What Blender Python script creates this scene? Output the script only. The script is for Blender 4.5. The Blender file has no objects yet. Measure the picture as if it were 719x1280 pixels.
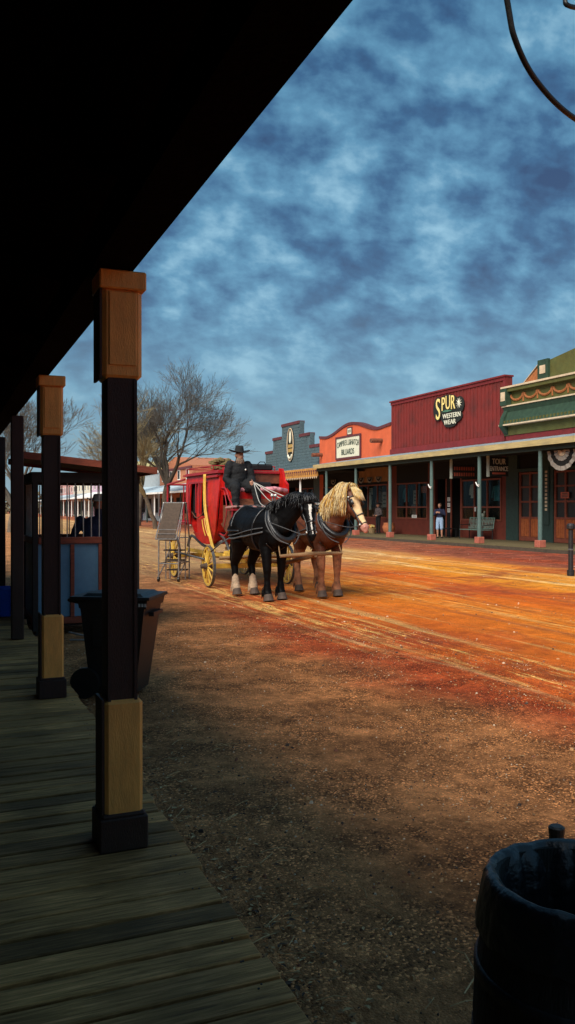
import bpy, bmesh, math, random
from mathutils import Vector, Matrix, noise
from mathutils.bvhtree import BVHTree
V = Vector
R = math.radians
PI = math.pi
random.seed(7)
C = bpy.context.scene.collection
S = bpy.context.scene
TH = R(22.56)

# ------------------------------------------------------------------ helpers
class MB:
    """collects shapes, then links them as one mesh object"""
    def __init__(s):
        s.v = []; s.f = []; s.m = []
    def add(s, vs, fs, mi=0):
        o = len(s.v); s.v += [tuple(p) for p in vs]
        s.f += [tuple(i + o for i in f) for f in fs]; s.m += [mi] * len(fs)
        return s
    def box(s, x0, x1, y0, y1, z0, z1, mi=0):
        vs = [(x, y, z) for z in (z0, z1) for y in (y0, y1) for x in (x0, x1)]
        return s.add(vs, [(0,2,3,1),(4,5,7,6),(0,1,5,4),(2,6,7,3),(0,4,6,2),(1,3,7,5)], mi)
    def cbox(s, c, d, mi=0, rot=None, bev=0.0):
        c = V(c); dx, dy, dz = d[0]/2, d[1]/2, d[2]/2
        if bev > 0:
            b = min(bev, dx*.9, dy*.9, dz*.9)
            vs = []
            for sx in (-1,1):
                for sy in (-1,1):
                    for sz in (-1,1):
                        vs += [V((sx*dx, sy*(dy-b), sz*(dz-b))), V((sx*(dx-b), sy*dy, sz*(dz-b))), V((sx*(dx-b), sy*(dy-b), sz*dz))]
            I = lambda a,b_,c_,k: ((a*2+b_)*2+c_)*3+k
            fs = []
            for a in (0,1):
                f = [I(a,0,0,0),I(a,1,0,0),I(a,1,1,0),I(a,0,1,0)]; fs.append(f if a else f[::-1])
                f = [I(0,a,0,1),I(1,a,0,1),I(1,a,1,1),I(0,a,1,1)]; fs.append(f[::-1] if a else f)
                f = [I(0,0,a,2),I(1,0,a,2),I(1,1,a,2),I(0,1,a,2)]; fs.append(f if a else f[::-1])
            for a in (0,1):
                for b_ in (0,1):
                    fs.append([I(a,b_,0,0),I(a,b_,1,0),I(a,b_,1,1),I(a,b_,0,1)])
                    fs.append([I(a,0,b_,0),I(a,1,b_,0),I(a,1,b_,2),I(a,0,b_,2)])
                    fs.append([I(0,a,b_,1),I(1,a,b_,1),I(1,a,b_,2),I(0,a,b_,2)])
                    for c_ in (0,1): fs.append([I(a,b_,c_,0),I(a,b_,c_,1),I(a,b_,c_,2)])
        else:
            vs = [V((x,y,z)) for z in (-dz,dz) for y in (-dy,dy) for x in (-dx,dx)]
            fs = [(0,2,3,1),(4,5,7,6),(0,1,5,4),(2,6,7,3),(0,4,6,2),(1,3,7,5)]
        if rot is not None: vs = [rot @ p for p in vs]
        return s.add([p + c for p in vs], fs, mi)
    def tube(s, pts, rad, n=8, mi=0, cap=True, rl=None, lat=None):
        """sweep; rad = number or list; rl = lateral radii, lat = lateral axis (elliptic)"""
        pts = [V(p) for p in pts]; N = len(pts)
        if not isinstance(rad, (list, tuple)): rad = [rad]*N
        vs = []; up = None
        for i, p in enumerate(pts):
            t = (pts[min(i+1,N-1)] - pts[max(i-1,0)])
            t = t.normalized() if t.length > 1e-9 else V((0,0,1))
            if lat is not None:
                l = lat[i] if isinstance(lat, list) else V(lat)
                a = (l - t*l.dot(t)).normalized()
            else:
                if up is None:
                    up = V((0,0,1)) if abs(t.z) < .9 else V((1,0,0))
                a = (up - t*up.dot(t))
                if a.length < 1e-6: a = t.orthogonal()
                a.normalize(); up = a
            b = t.cross(a)
            ra = (rl[i] if rl else rad[i]); rb = rad[i]
            for k in range(n):
                th = 2*PI*k/n
                vs.append(p + a*(math.cos(th)*ra) + b*(math.sin(th)*rb))
        fs = []
        for i in range(N-1):
            for k in range(n):
                k2 = (k+1) % n
                fs.append((i*n+k, i*n+k2, (i+1)*n+k2, (i+1)*n+k))
        if cap:
            fs.append(tuple(range(n))[::-1]); fs.append(tuple((N-1)*n+k for k in range(n)))
        return s.add(vs, fs, mi)
    def cyl(s, p0, p1, r0, r1=None, n=12, mi=0):
        return s.tube([p0, p1], [r0, r0 if r1 is None else r1], n, mi)
    def ball(s, c, r, n=10, mi=0):
        c = V(c); r = r if isinstance(r, (tuple, list)) else (r, r, r)
        vs = [c + V((0,0,r[2]))]; m = n//2
        for i in range(1, m):
            a = PI*i/m
            for k in range(n):
                th = 2*PI*k/n
                vs.append(c + V((r[0]*math.sin(a)*math.cos(th), r[1]*math.sin(a)*math.sin(th), r[2]*math.cos(a))))
        vs.append(c - V((0,0,r[2]))); fs = []
        for k in range(n): fs.append((0, 1+k, 1+(k+1)%n))
        for i in range(m-2):
            for k in range(n):
                a = 1+i*n; fs.append((a+k, a+n+k, a+n+(k+1)%n, a+(k+1)%n))
        l = len(vs)-1; a = 1+(m-2)*n
        for k in range(n): fs.append((a+k, l, a+(k+1)%n))
        return s.add(vs, fs, mi)
    def lathe(s, c, prof, n=24, mi=0, cap=True):
        c = V(c); vs = []
        for r, z in prof:
            for k in range(n):
                th = 2*PI*k/n; vs.append(c + V((r*math.cos(th), r*math.sin(th), z)))
        fs = []
        for i in range(len(prof)-1):
            for k in range(n):
                k2 = (k+1)%n; fs.append((i*n+k, i*n+k2, (i+1)*n+k2, (i+1)*n+k))
        if cap:
            fs.append(tuple(range(n))[::-1]); fs.append(tuple((len(prof)-1)*n+k for k in range(n)))
        return s.add(vs, fs, mi)
    def prism(s, poly, axis, a0, a1, mi=0):
        """poly of 2-D points, extruded along axis 'x','y' or 'z'"""
        def P(u, w, a):
            return {'x': (a,u,w), 'y': (u,a,w), 'z': (u,w,a)}[axis]
        n = len(poly)
        vs = [P(u,w,a0) for u,w in poly] + [P(u,w,a1) for u,w in poly]
        fs = [tuple(range(n))[::-1], tuple(range(n,2*n))]
        for i in range(n):
            j = (i+1)%n; fs.append((i,j,n+j,n+i))
        return s.add(vs, fs, mi)
    def build(s, name, mats, parent=None, smooth=False, loc=None, fix=True):
        me = bpy.data.meshes.new(name)
        me.from_pydata(s.v, [], s.f)
        if not isinstance(mats, (list, tuple)): mats = [mats]
        for m in mats: me.materials.append(m)
        me.polygons.foreach_set('material_index', s.m)
        if fix:
            bm = bmesh.new(); bm.from_mesh(me)
            bmesh.ops.recalc_face_normals(bm, faces=bm.faces); bm.to_mesh(me); bm.free()
        if smooth: me.polygons.foreach_set('use_smooth', [True]*len(me.polygons))
        me.update()
        o = bpy.data.objects.new(name, me); C.objects.link(o)
        if loc is not None: o.location = loc
        if parent: o.parent = parent
        return o

def tag(o, label=None, cat=None, group=None, kind=None):
    if label: o['label'] = label
    if cat: o['category'] = cat
    if group: o['group'] = group
    if kind: o['kind'] = kind
    return o
def thing(name, label, cat, loc=(0,0,0), rz=0, group=None):
    o = bpy.data.objects.new(name, None); C.objects.link(o)
    o.location = loc; o.rotation_euler = (0,0,rz); o.empty_display_size = .2
    return tag(o, label, cat, group)
def dup(root, loc, rz, label=None, scale=None):
    r = root.copy(); C.objects.link(r); r.location = loc; r.rotation_euler = (0,0,rz)
    if scale: r.scale = scale
    if label: r['label'] = label
    for ch in list(root.children):
        c = ch.copy(); C.objects.link(c); c.parent = r
        for g in ch.children:
            d = g.copy(); C.objects.link(d); d.parent = c
    return r

# ------------------------------------------------------------------ materials
def nd(nt, t, **k):
    n = nt.nodes.new(t)
    for a, b in k.items(): setattr(n, a, b)
    return n
def mat(name, col, rough=.7, var=.25, sc=3.0, bump=.0, bsc=30, metal=0, grain=None, spec=.4, dirt=0.0, dcol=(.05,.035,.02)):
    """base colour with a noise variation, fine bump, optional grain stretched along an axis"""
    m = bpy.data.materials.new(name); m.use_nodes = True; nt = m.node_tree
    b = nt.nodes['Principled BSDF']; L = nt.links.new
    b.inputs['Roughness'].default_value = rough; b.inputs['Metallic'].default_value = metal
    b.inputs['Specular IOR Level'].default_value = spec
    tc = nd(nt, 'ShaderNodeTexCoord'); mp = nd(nt, 'ShaderNodeMapping')
    L(tc.outputs['Object'], mp.inputs['Vector'])
    if grain: mp.inputs['Scale'].default_value = grain
    n = nd(nt, 'ShaderNodeTexNoise'); n.inputs['Scale'].default_value = sc; n.inputs['Detail'].default_value = 6; n.inputs['Roughness'].default_value = .65
    L(mp.outputs[0], n.inputs['Vector'])
    rp = nd(nt, 'ShaderNodeValToRGB')
    rp.color_ramp.elements[0].position = .3; rp.color_ramp.elements[1].position = .7
    rp.color_ramp.elements[0].color = (*[c*(1-var) for c in col], 1)
    rp.color_ramp.elements[1].color = (*[min(1, c*(1+var)) for c in col], 1)
    L(n.outputs['Fac'], rp.inputs[0]); out = rp.outputs[0]
    if dirt:
        n3 = nd(nt, 'ShaderNodeTexNoise'); n3.inputs['Scale'].default_value = 1.3; n3.inputs['Detail'].default_value = 8
        L(tc.outputs['Object'], n3.inputs['Vector'])
        r3 = nd(nt, 'ShaderNodeValToRGB'); r3.color_ramp.elements[0].position = .48; r3.color_ramp.elements[1].position = .72
        r3.color_ramp.elements[1].color = (dirt,)*3 + (1,)
        L(n3.outputs['Fac'], r3.inputs[0])
        mx = nd(nt, 'ShaderNodeMixRGB'); mx.inputs[2].default_value = (*dcol, 1)
        L(r3.outputs[0], mx.inputs[0]); L(out, mx.inputs[1]); out = mx.outputs[0]
    L(out, b.inputs['Base Color'])
    if bump:
        n2 = nd(nt, 'ShaderNodeTexNoise'); n2.inputs['Scale'].default_value = bsc; n2.inputs['Detail'].default_value = 5
        L(mp.outputs[0], n2.inputs['Vector'])
        bp = nd(nt, 'ShaderNodeBump'); bp.inputs['Strength'].default_value = bump; bp.inputs['Distance'].default_value = .02
        L(n2.outputs['Fac'], bp.inputs['Height']); L(bp.outputs[0], b.inputs['Normal'])
    return m
M = {}
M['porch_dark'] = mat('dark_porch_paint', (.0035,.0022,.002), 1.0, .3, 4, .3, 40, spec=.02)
M['post_dark'] = mat('dark_brown_post_paint', (.030,.010,.006), .6, .35, 6, .35, 60, grain=(8,8,1), dirt=.5)
M['tan'] = mat('tan_trim_paint', (.85,.37,.085), .6, .14, 7, .25, 50, grain=(6,6,1), dirt=.45, dcol=(.16,.09,.03))
M['dark_wall'] = mat('near_wall_boards', (.05,.035,.025), .8, .3, 5, .3, 30)
M['board_edge'] = mat('boardwalk_stringer', (.06,.045,.03), .9, .3, 6, .4, 40)
M['wood_far'] = mat('far_boardwalk_wood', (.12,.09,.04), .85, .35, 3, .3, 30, grain=(1,8,1))
M['black_plastic'] = mat('black_plastic', (.012,.011,.010), .45, .3, 8, .1, 60)
M['bin_brown'] = mat('dark_bin_plastic', (.013,.011,.010), .5, .3, 10, .15, 80, dirt=.6, dcol=(.03,.02,.014))
M['bag'] = mat('black_bag_film', (.006,.007,.009), .36, .3, 5, .5, 22, spec=.5)
M['barrel'] = mat('barrel_staves', (.010,.009,.008), .7, .4, 6, .4, 30, grain=(6,6,1))
M['iron'] = mat('dark_iron', (.03,.03,.032), .5, .3, 20, .2, 80, metal=.6)
M['steel'] = mat('worn_steel', (.34,.32,.30), .45, .3, 15, .2, 60, metal=.7)
M['blue_plastic'] = mat('blue_plastic', (.015,.14,.85), .4, .12, 6)
M['white'] = mat('white_paint', (.75,.74,.7), .6, .1, 8)
M['red_paint'] = mat('coach_red_paint', (.50,.009,.006), .42, .3, 6, .15, 40, dirt=.55, dcol=(.2,.01,.01))
M['red_bar'] = mat('coach_red_trim', (.32,.012,.02), .45, .2, 6)
M['yellow'] = mat('coach_yellow_paint', (.62,.38,.055), .5, .25, 9, .2, 60, dirt=.4, dcol=(.25,.15,.05))
M['leather'] = mat('brown_leather', (.16,.055,.028), .55, .4, 9, .4, 30)
M['canvas'] = mat('tan_canvas', (.30,.2,.1), .9, .35, 9, .5, 50)
M['hay'] = mat('brown_bundle', (.16,.12,.05), .95, .4, 14, .6, 60)
M['cushion'] = mat('patterned_seat_blanket', (.55,.22,.25), .9, .8, 13, .4, 60)
M['dark_in'] = mat('coach_seat_and_shade', (.008,.006,.006), .9, .2, 4)  # near-black seats, and the shade seen through the coach openings
M['mesh_brown'] = mat('brown_step_mesh', (.075,.05,.035), .85, .3, 20, .3, 60)
M['rust'] = mat('brick_red_base', (.36,.10,.065), .8, .3, 9, .4, 40)
M['teal'] = mat('teal_post_paint', (.075,.125,.115), .65, .25, 7, .2, 50, grain=(5,5,1), dirt=.4, dcol=(.05,.08,.08))
M['fascia'] = mat('cream_yellow_fascia', (.40,.31,.14), .75, .25, 3, .2, 20, grain=(1,.5,3), dirt=.5, dcol=(.24,.2,.13))
M['roof_grey'] = mat('grey_sheet_roof', (.30,.34,.37), .6, .25, 2, .3, 8, dirt=.5, dcol=(.16,.17,.18))
M['redwall'] = mat('dark_red_boards', (.165,.017,.014), .75, .3, 4, .35, 30, grain=(1,6,.6), dirt=.75, dcol=(.075,.016,.014))
M['redtrim'] = mat('red_trim', (.16,.016,.018), .7, .25, 5, .2, 30)
M['orangewall'] = mat('orange_stucco', (.56,.105,.038), .85, .14, 1.5, .4, 25, dirt=.3, dcol=(.42,.09,.04))
M['maroon'] = mat('maroon_coping', (.10,.025,.03), .8, .25, 5)
M['greywall'] = mat('slate_shingles', (.07,.11,.125), .8, .45, 6, .4, 30, grain=(1,.6,5), dirt=.5, dcol=(.05,.07,.08))
M['ochre'] = mat('ochre_fascia', (.42,.20,.045), .8, .4, 8, .3, 30)
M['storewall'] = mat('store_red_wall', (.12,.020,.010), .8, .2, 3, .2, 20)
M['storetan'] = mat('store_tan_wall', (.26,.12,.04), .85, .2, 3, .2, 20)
M['storedark'] = mat('store_black_and_shade', (.0045,.004,.0035), .9, .3, 3)  # near-black; puts porch shade into upper walls, ceilings, niches and recesses
M['frame_red'] = mat('window_frame_rust', (.17,.040,.020), .7, .25, 6)
M['frame_green'] = mat('dark_green_woodwork', (.018,.036,.030), .7, .25, 6)
M['door_orange'] = mat('orange_door_panel', (.30,.075,.02), .7, .3, 8)
M['green'] = mat('olive_green_paint', (.080,.078,.018), .7, .2, 3, .2, 30, dirt=.4, dcol=(.10,.13,.04))
M['dkgreen'] = mat('dark_green_cornice', (.020,.046,.026), .7, .3, 5, .2, 30)
M['cream'] = mat('cream_trim', (.55,.42,.28), .7, .2, 5)
M['swag'] = mat('terracotta_swag', (.32,.11,.035), .8, .3, 8)
M['sign_black'] = mat('black_sign_board', (.012,.014,.012), .6, .2, 8)
M['sign_cream'] = mat('cream_sign_board', (.62,.60,.46), .7, .12, 6)
M['letter_yellow'] = mat('yellow_cream_letters', (.80,.62,.22), .6, .15, 3)
M['letter_pale'] = mat('pale_letters', (.68,.66,.52), .6, .12, 4)
M['letter_dark'] = mat('dark_letters', (.03,.05,.04), .7, .2, 4)
M['letter_red'] = mat('red_letters', (.40,.09,.05), .7, .2, 4)
M['teal_metal'] = mat('green_bench_metal', (.12,.19,.16), .6, .3, 9)
M['skin'] = mat('skin', (.45,.22,.14), .6, .1, 20)
M['cloth_black'] = mat('black_cloth', (.0055,.006,.0075), .85, .4, 14, .5, 40)
M['cloth_navy'] = mat('navy_cloth', (.015,.018,.05), .85, .35, 12, .4, 40)
M['denim_pale'] = mat('pale_denim', (.30,.42,.60), .85, .2, 20, .3, 60)
M['cloth_red'] = mat('dark_red_cloth', (.12,.03,.03), .85, .8, 9)
M['felt'] = mat('black_felt', (.010,.010,.011), .9, .2, 10)
M['felt_tan'] = mat('tan_felt', (.66,.62,.52), .9, .2, 10)
M['beard'] = mat('grey_brown_hair', (.22,.15,.11), .9, .4, 40)
M['hair'] = mat('brown_hair', (.10,.05,.03), .8, .4, 40)
M['shoe'] = mat('dark_shoe', (.02,.015,.012), .6, .2, 10)
M['horse_black'] = mat('black_horse_coat', (.0032,.0028,.003), .5, .4, 5, .15, 60, spec=.10)
M['horse_white'] = mat('white_horse_hair', (.62,.58,.52), .7, .2, 15, .3, 60)
M['horse_sock'] = mat('muddy_white_sock', (.46,.33,.22), .85, .35, 14, .6, 50)
M['horse_sorrel'] = mat('sorrel_coat', (.105,.030,.012), .55, .3, 5, .2, 60)
M['horse_leg'] = mat('sorrel_leg', (.30,.12,.055), .8, .5, 10, .4, 60)
M['horse_pale'] = mat('pale_sorrel_face', (.66,.46,.24), .7, .2, 12)
M['horse_pink'] = mat('pink_muzzle', (.48,.22,.17), .6, .2, 20)
M['hoof'] = mat('hoof_horn', (.09,.06,.045), .7, .3, 20)
M['mane_gold'] = mat('golden_mane', (.58,.33,.06), .7, .35, 20)
M['mane_pale'] = mat('flaxen_mane', (.64,.50,.27), .7, .25, 20)
M['mane_shade'] = mat('brown_mane_strands', (.30,.15,.05), .8, .35, 20)
M['harness'] = mat('black_harness_leather', (.014,.014,.016), .35, .3, 20, .2, 60, spec=.6)
M['strap_grey'] = mat('worn_grey_strap', (.075,.075,.078), .5, .4, 25)
M['brass'] = mat('pale_metal_knob', (.62,.60,.55), .35, .2, 20, metal=.5)
M['pole_wood'] = mat('weathered_pole_wood', (.26,.15,.07), .8, .4, 6, .3, 40, grain=(1,1,6))
M['bark'] = mat('grey_brown_bark', (.13,.10,.072), .9, .35, 3, .6, 14)
M['twig'] = mat('brown_twigs', (.085,.074,.060), .9, .35, 1.2)
M['twig_gold'] = mat('golden_twigs', (.19,.15,.075), .9, .35, 1.2)
M['booth_blue'] = mat('blue_booth_panel', (.10,.21,.31), .6, .16, 3, .1, 20, dirt=.4, dcol=(.06,.12,.18))
M['booth_wood'] = mat('red_brown_booth_wood', (.20,.042,.018), .65, .35, 6, .3, 40, grain=(1,1,5))
M['booth_dark'] = mat('booth_dark_board', (.022,.016,.013), .8, .3, 6)
M['brick'] = mat('orange_brick', (.40,.15,.075), .85, .3, 6, .3, 40)
M['awning'] = mat('pale_blue_sheet_roof', (.42,.52,.58), .6, .2, 3)
M['fw'] = [mat('far_wall_yellow', (.55,.48,.24), .85, .15, 2), mat('far_wall_lavender', (.42,.30,.38), .85, .15, 2),
           mat('far_wall_cream', (.58,.52,.42), .85, .15, 2), mat('far_wall_pink', (.45,.24,.22), .85, .15, 2), mat('far_wall_grey', (.32,.36,.38), .85, .15, 2)]
def glass_mat():
    m = bpy.data.materials.new('shop_glass'); m.use_nodes = True; nt = m.node_tree; nt.nodes.clear()
    o = nd(nt,'ShaderNodeOutputMaterial'); t = nd(nt,'ShaderNodeBsdfTransparent'); g = nd(nt,'ShaderNodeBsdfGlossy')
    g.inputs['Roughness'].default_value = .04; t.inputs['Color'].default_value = (.8,.85,.83,1)
    x = nd(nt,'ShaderNodeMixShader'); x.inputs[0].default_value = .018
    nt.links.new(t.outputs[0], x.inputs[1]); nt.links.new(g.outputs[0], x.inputs[2]); nt.links.new(x.outputs[0], o.inputs[0])
    return m
M['glass'] = glass_mat()

def boardwalk_mat():
    m = bpy.data.materials.new('weathered_boards'); m.use_nodes = True; nt = m.node_tree; L = nt.links.new
    b = nt.nodes['Principled BSDF']; b.inputs['Roughness'].default_value = .8; b.inputs['Specular IOR Level'].default_value = .3
    g = nd(nt,'ShaderNodeNewGeometry'); tc = nd(nt,'ShaderNodeTexCoord')
    # per-board offset from the island random
    ad = nd(nt,'ShaderNodeVectorMath', operation='MULTIPLY_ADD')
    ad.inputs[1].default_value = (2.4, 42, 8)
    L(tc.outputs['Object'], ad.inputs[0])
    cm = nd(nt,'ShaderNodeCombineXYZ'); ml = nd(nt,'ShaderNodeMath', operation='MULTIPLY'); ml.inputs[1].default_value = 57
    L(g.outputs['Random Per Island'], ml.inputs[0]); L(ml.outputs[0], cm.inputs[0]); L(ml.outputs[0], cm.inputs[2]); L(cm.outputs[0], ad.inputs[2])
    n = nd(nt,'ShaderNodeTexNoise'); n.inputs['Scale'].default_value = 1.6; n.inputs['Detail'].default_value = 9; n.inputs['Roughness'].default_value = .7; n.inputs['Distortion'].default_value = .5
    L(ad.outputs[0], n.inputs['Vector'])
    r = nd(nt,'ShaderNodeValToRGB'); e = r.color_ramp.elements
    e[0].position = .32; e[0].color = (.17,.080,.026,1); e[1].position = .70; e[1].color = (.80,.385,.15,1)
    k = e.new(.5); k.color = (.42,.21,.068,1)
    L(n.outputs['Fac'], r.inputs[0])
    n2 = nd(nt,'ShaderNodeTexNoise'); n2.inputs['Scale'].default_value = 2.2; n2.inputs['Detail'].default_value = 6
    L(tc.outputs['Object'], n2.inputs['Vector'])
    r2 = nd(nt,'ShaderNodeMapRange'); r2.inputs['From Min'].default_value = .3; r2.inputs['From Max'].default_value = .7; r2.inputs['To Min'].default_value = .55; r2.inputs['To Max'].default_value = 1.3
    L(n2.outputs['Fac'], r2.inputs[0])
    r3 = nd(nt,'ShaderNodeMapRange'); r3.inputs['To Min'].default_value = .5; r3.inputs['To Max'].default_value = 1.4
    L(g.outputs['Random Per Island'], r3.inputs[0])
    mm = nd(nt,'ShaderNodeMath', operation='MULTIPLY'); L(r2.outputs[0], mm.inputs[0]); L(r3.outputs[0], mm.inputs[1])
    vm = nd(nt,'ShaderNodeVectorMath', operation='SCALE'); L(r.outputs[0], vm.inputs[0]); L(mm.outputs[0], vm.inputs['Scale'])
    L(vm.outputs[0], b.inputs['Base Color'])
    bp = nd(nt,'ShaderNodeBump'); bp.inputs['Strength'].default_value = .6; bp.inputs['Distance'].default_value = .01
    L(n.outputs['Fac'], bp.inputs['Height']); L(bp.outputs[0], b.inputs['Normal'])
    return m
M['boards'] = boardwalk_mat()

def ground_mat():
    m = bpy.data.materials.new('street_dirt'); m.use_nodes = True; nt = m.node_tree; L = nt.links.new
    b = nt.nodes['Principled BSDF']; b.inputs['Roughness'].default_value = .95; b.inputs['Specular IOR Level'].default_value = .15
    tc = nd(nt,'ShaderNodeTexCoord'); sp = nd(nt,'ShaderNodeSeparateXYZ'); L(tc.outputs['Object'], sp.inputs[0])
    def noi(scale, det=6, vec=None, rough=.6, dist=0):
        n = nd(nt,'ShaderNodeTexNoise'); n.inputs['Scale'].default_value = scale; n.inputs['Detail'].default_value = det
        n.inputs['Roughness'].default_value = rough; n.inputs['Distortion'].default_value = dist
        L(vec or tc.outputs['Object'], n.inputs['Vector']); return n.outputs['Fac']
    def mth(op, a, c, clamp=False):
        n = nd(nt,'ShaderNodeMath', operation=op); n.use_clamp = clamp
        for i, q in ((0,a),(1,c)):
            if isinstance(q, (int,float)): n.inputs[i].default_value = q
            else: L(q, n.inputs[i])
        return n.outputs[0]
    def rng(a, f0, f1, t0=0., t1=1.):
        n = nd(nt,'ShaderNodeMapRange', interpolation_type='SMOOTHSTEP')
        for i, q in enumerate((f0,f1,t0,t1)): n.inputs[i+1].default_value = q
        L(a, n.inputs[0]); return n.outputs[0]
    def mix(f, a, c, bt='MIX'):
        n = nd(nt,'ShaderNodeMixRGB', blend_type=bt)
        for i, q in ((0,f),(1,a),(2,c)):
            if isinstance(q, (int,float)): n.inputs[i].default_value = q
            elif isinstance(q, tuple): n.inputs[i].default_value = (*q,1)
            else: L(q, n.inputs[i])
        return n.outputs[0]
    wn = noi(.35, 4); wob = mth('MULTIPLY', mth('SUBTRACT', wn, .5), 3.0)
    x = mth('ADD', sp.outputs[0], wob)
    # bands across the street
    r = nd(nt,'ShaderNodeValToRGB'); L(rng_lin(nt, L, x, 0, 22), r.inputs[0]); e = r.color_ramp.elements
    stops = [(0,(.52,.235,.095)),(.165,(.48,.18,.06)),(.205,(.42,.07,.018)),(.25,(.62,.12,.014)),(.36,(.78,.21,.015)),(.47,(.66,.12,.010)),
             (.55,(.80,.30,.022)),(.66,(.76,.26,.03)),(.72,(.36,.10,.045)),(.78,(.27,.068,.038)),(1,(.25,.066,.04))]
    e[0].position = 0; e[0].color = (*stops[0][1],1); e[1].position = 1; e[1].color = (*stops[-1][1],1)
    for p, c in stops[1:-1]: k = e.new(p); k.color = (*c,1)
    col = r.outputs[0]
    rp_ = rng(noi(.33, 5, rough=.65, dist=.6), .50, .62)
    col = mix(mth('MULTIPLY', mth('MULTIPLY', rp_, rng(sp.outputs[0], 3.8, 5.5)), .75), col, (.40,.065,.018))
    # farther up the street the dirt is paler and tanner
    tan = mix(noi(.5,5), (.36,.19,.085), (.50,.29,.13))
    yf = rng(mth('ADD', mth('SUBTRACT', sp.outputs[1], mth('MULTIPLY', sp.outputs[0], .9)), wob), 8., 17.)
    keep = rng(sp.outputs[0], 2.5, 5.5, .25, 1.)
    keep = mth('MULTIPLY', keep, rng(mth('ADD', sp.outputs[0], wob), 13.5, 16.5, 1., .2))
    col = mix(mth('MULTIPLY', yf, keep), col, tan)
    # streaks raked along the street
    mp = nd(nt,'ShaderNodeMapping'); mp.inputs['Scale'].default_value = (1, .045, 1); L(tc.outputs['Object'], mp.inputs['Vector'])
    mp.inputs['Rotation'].default_value = (0,0,R(1.5))
    st = noi(2.1, 8, mp.outputs[0], .72, .3)
    streak = rng(st, .52, .66)
    band = rng(sp.outputs[0], 3.9, 5.0)
    band2 = rng(sp.outputs[0], 15.0, 16.2, 1., 0.)
    bb = mth('MULTIPLY', band, band2)
    col = mix(mth('MULTIPLY', mth('MULTIPLY', streak, bb), .55), col, (.74,.47,.16))
    dk = rng(st, .47, .36)
    col = mix(mth('MULTIPLY', mth('MULTIPLY', dk, bb), .55), col, (.26,.075,.03))
    # two wheel ruts of pale dust
    for cx, w, s in ((4.75,.08,.35),(12.4,.22,.8),(14.2,.28,.75),(13.2,.1,.5)):
        xx = mth('ADD', sp.outputs[0], mth('MULTIPLY', mth('SUBTRACT', noi(.25,3), .5), 1.3))
        d = mth('ABSOLUTE', mth('SUBTRACT', xx, cx), 0)
        t = rng(d, w, w*.25)
        t = mth('MULTIPLY', mth('MULTIPLY', t, s), rng(st, .40, .58))
        col = mix(t, col, (.86,.60,.27))
    # bundles of fine wheel scratches
    mpf = nd(nt,'ShaderNodeMapping'); mpf.inputs['Scale'].default_value = (1, .07, 1); mpf.inputs['Rotation'].default_value = (0,0,R(-1.2)); L(tc.outputs['Object'], mpf.inputs['Vector'])
    fs_ = noi(9.5, 6, mpf.outputs[0], .75, .2)
    xw = mth('ADD', sp.outputs[0], mth('MULTIPLY', mth('SUBTRACT', noi(.22,3), .5), 1.6))
    for cx, w, sg in ((5.35,.75,.85),(8.2,.9,.5),(12.6,.8,.5)):
        t = rng(mth('ABSOLUTE', mth('SUBTRACT', xw, cx), 0), w, w*.3)
        col = mix(mth('MULTIPLY', mth('MULTIPLY', t, sg), rng(fs_, .53, .60)), col, (.90,.52,.15))
        col = mix(mth('MULTIPLY', mth('MULTIPLY', t, .7), rng(fs_, .45, .38)), col, (.20,.05,.02))
    # gravel speckle
    vo = nd(nt,'ShaderNodeTexVoronoi'); vo.inputs['Scale'].default_value = 95; vo.inputs['Randomness'].default_value = 1; L(tc.outputs['Object'], vo.inputs['Vector'])
    sx = nd(nt,'ShaderNodeSeparateColor'); L(vo.outputs['Color'], sx.inputs[0])
    gr = rng(sx.outputs[0], .66, 1.0, .78, 2.9)
    gl = rng(sx.outputs[1], 0, .40, .30, 1.)
    big = rng(noi(1.1, 6), .35, .65, .70, 1.25)
    fine = rng(noi(9, 8, rough=.8), .3, .7, .62, 1.35)
    patch = rng(noi(1.7, 7, rough=.7), .40, .60)
    spk = mth('ADD', mth('MULTIPLY', mth('SUBTRACT', mth('MULTIPLY', gr, gl), 1), mth('ADD', mth('MULTIPLY', patch, .8), .2)), 1)
    spk = mth('MULTIPLY', spk, mth('SUBTRACT', 1.12, mth('MULTIPLY', patch, .35)))
    gm = mth('MULTIPLY', spk, mth('MULTIPLY', big, fine))
    grav = mth('MAXIMUM', rng(sp.outputs[0], 4.2, 6.5, 1., .28), rng(sp.outputs[0], 14.5, 16.5, 0., .9))
    one = mth('ADD', mth('MULTIPLY', mth('SUBTRACT', gm, 1), grav), 1)
    f2 = rng(noi(3.5, 9, rough=.8), .3, .7, .75, 1.22)
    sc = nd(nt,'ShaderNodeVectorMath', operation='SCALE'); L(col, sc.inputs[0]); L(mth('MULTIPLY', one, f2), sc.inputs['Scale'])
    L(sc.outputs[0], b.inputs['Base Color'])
    h = mth('ADD', mth('MULTIPLY', noi(40, 6, rough=.8), .5), mth('ADD', mth('MULTIPLY', noi(7, 6), .9), mth('MULTIPLY', st, 1.0)))
    h = mth('ADD', h, mth('MULTIPLY', vo.outputs['Distance'], -.35))
    bp = nd(nt,'ShaderNodeBump'); bp.inputs['Strength'].default_value = .9; bp.inputs['Distance'].default_value = .035
    L(h, bp.inputs['Height']); L(bp.outputs[0], b.inputs['Normal'])
    return m
def rng_lin(nt, L, a, f0, f1):
    n = nd(nt,'ShaderNodeMapRange'); n.inputs[1].default_value = f0; n.inputs[2].default_value = f1; L(a, n.inputs[0]); return n.outputs[0]

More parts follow.
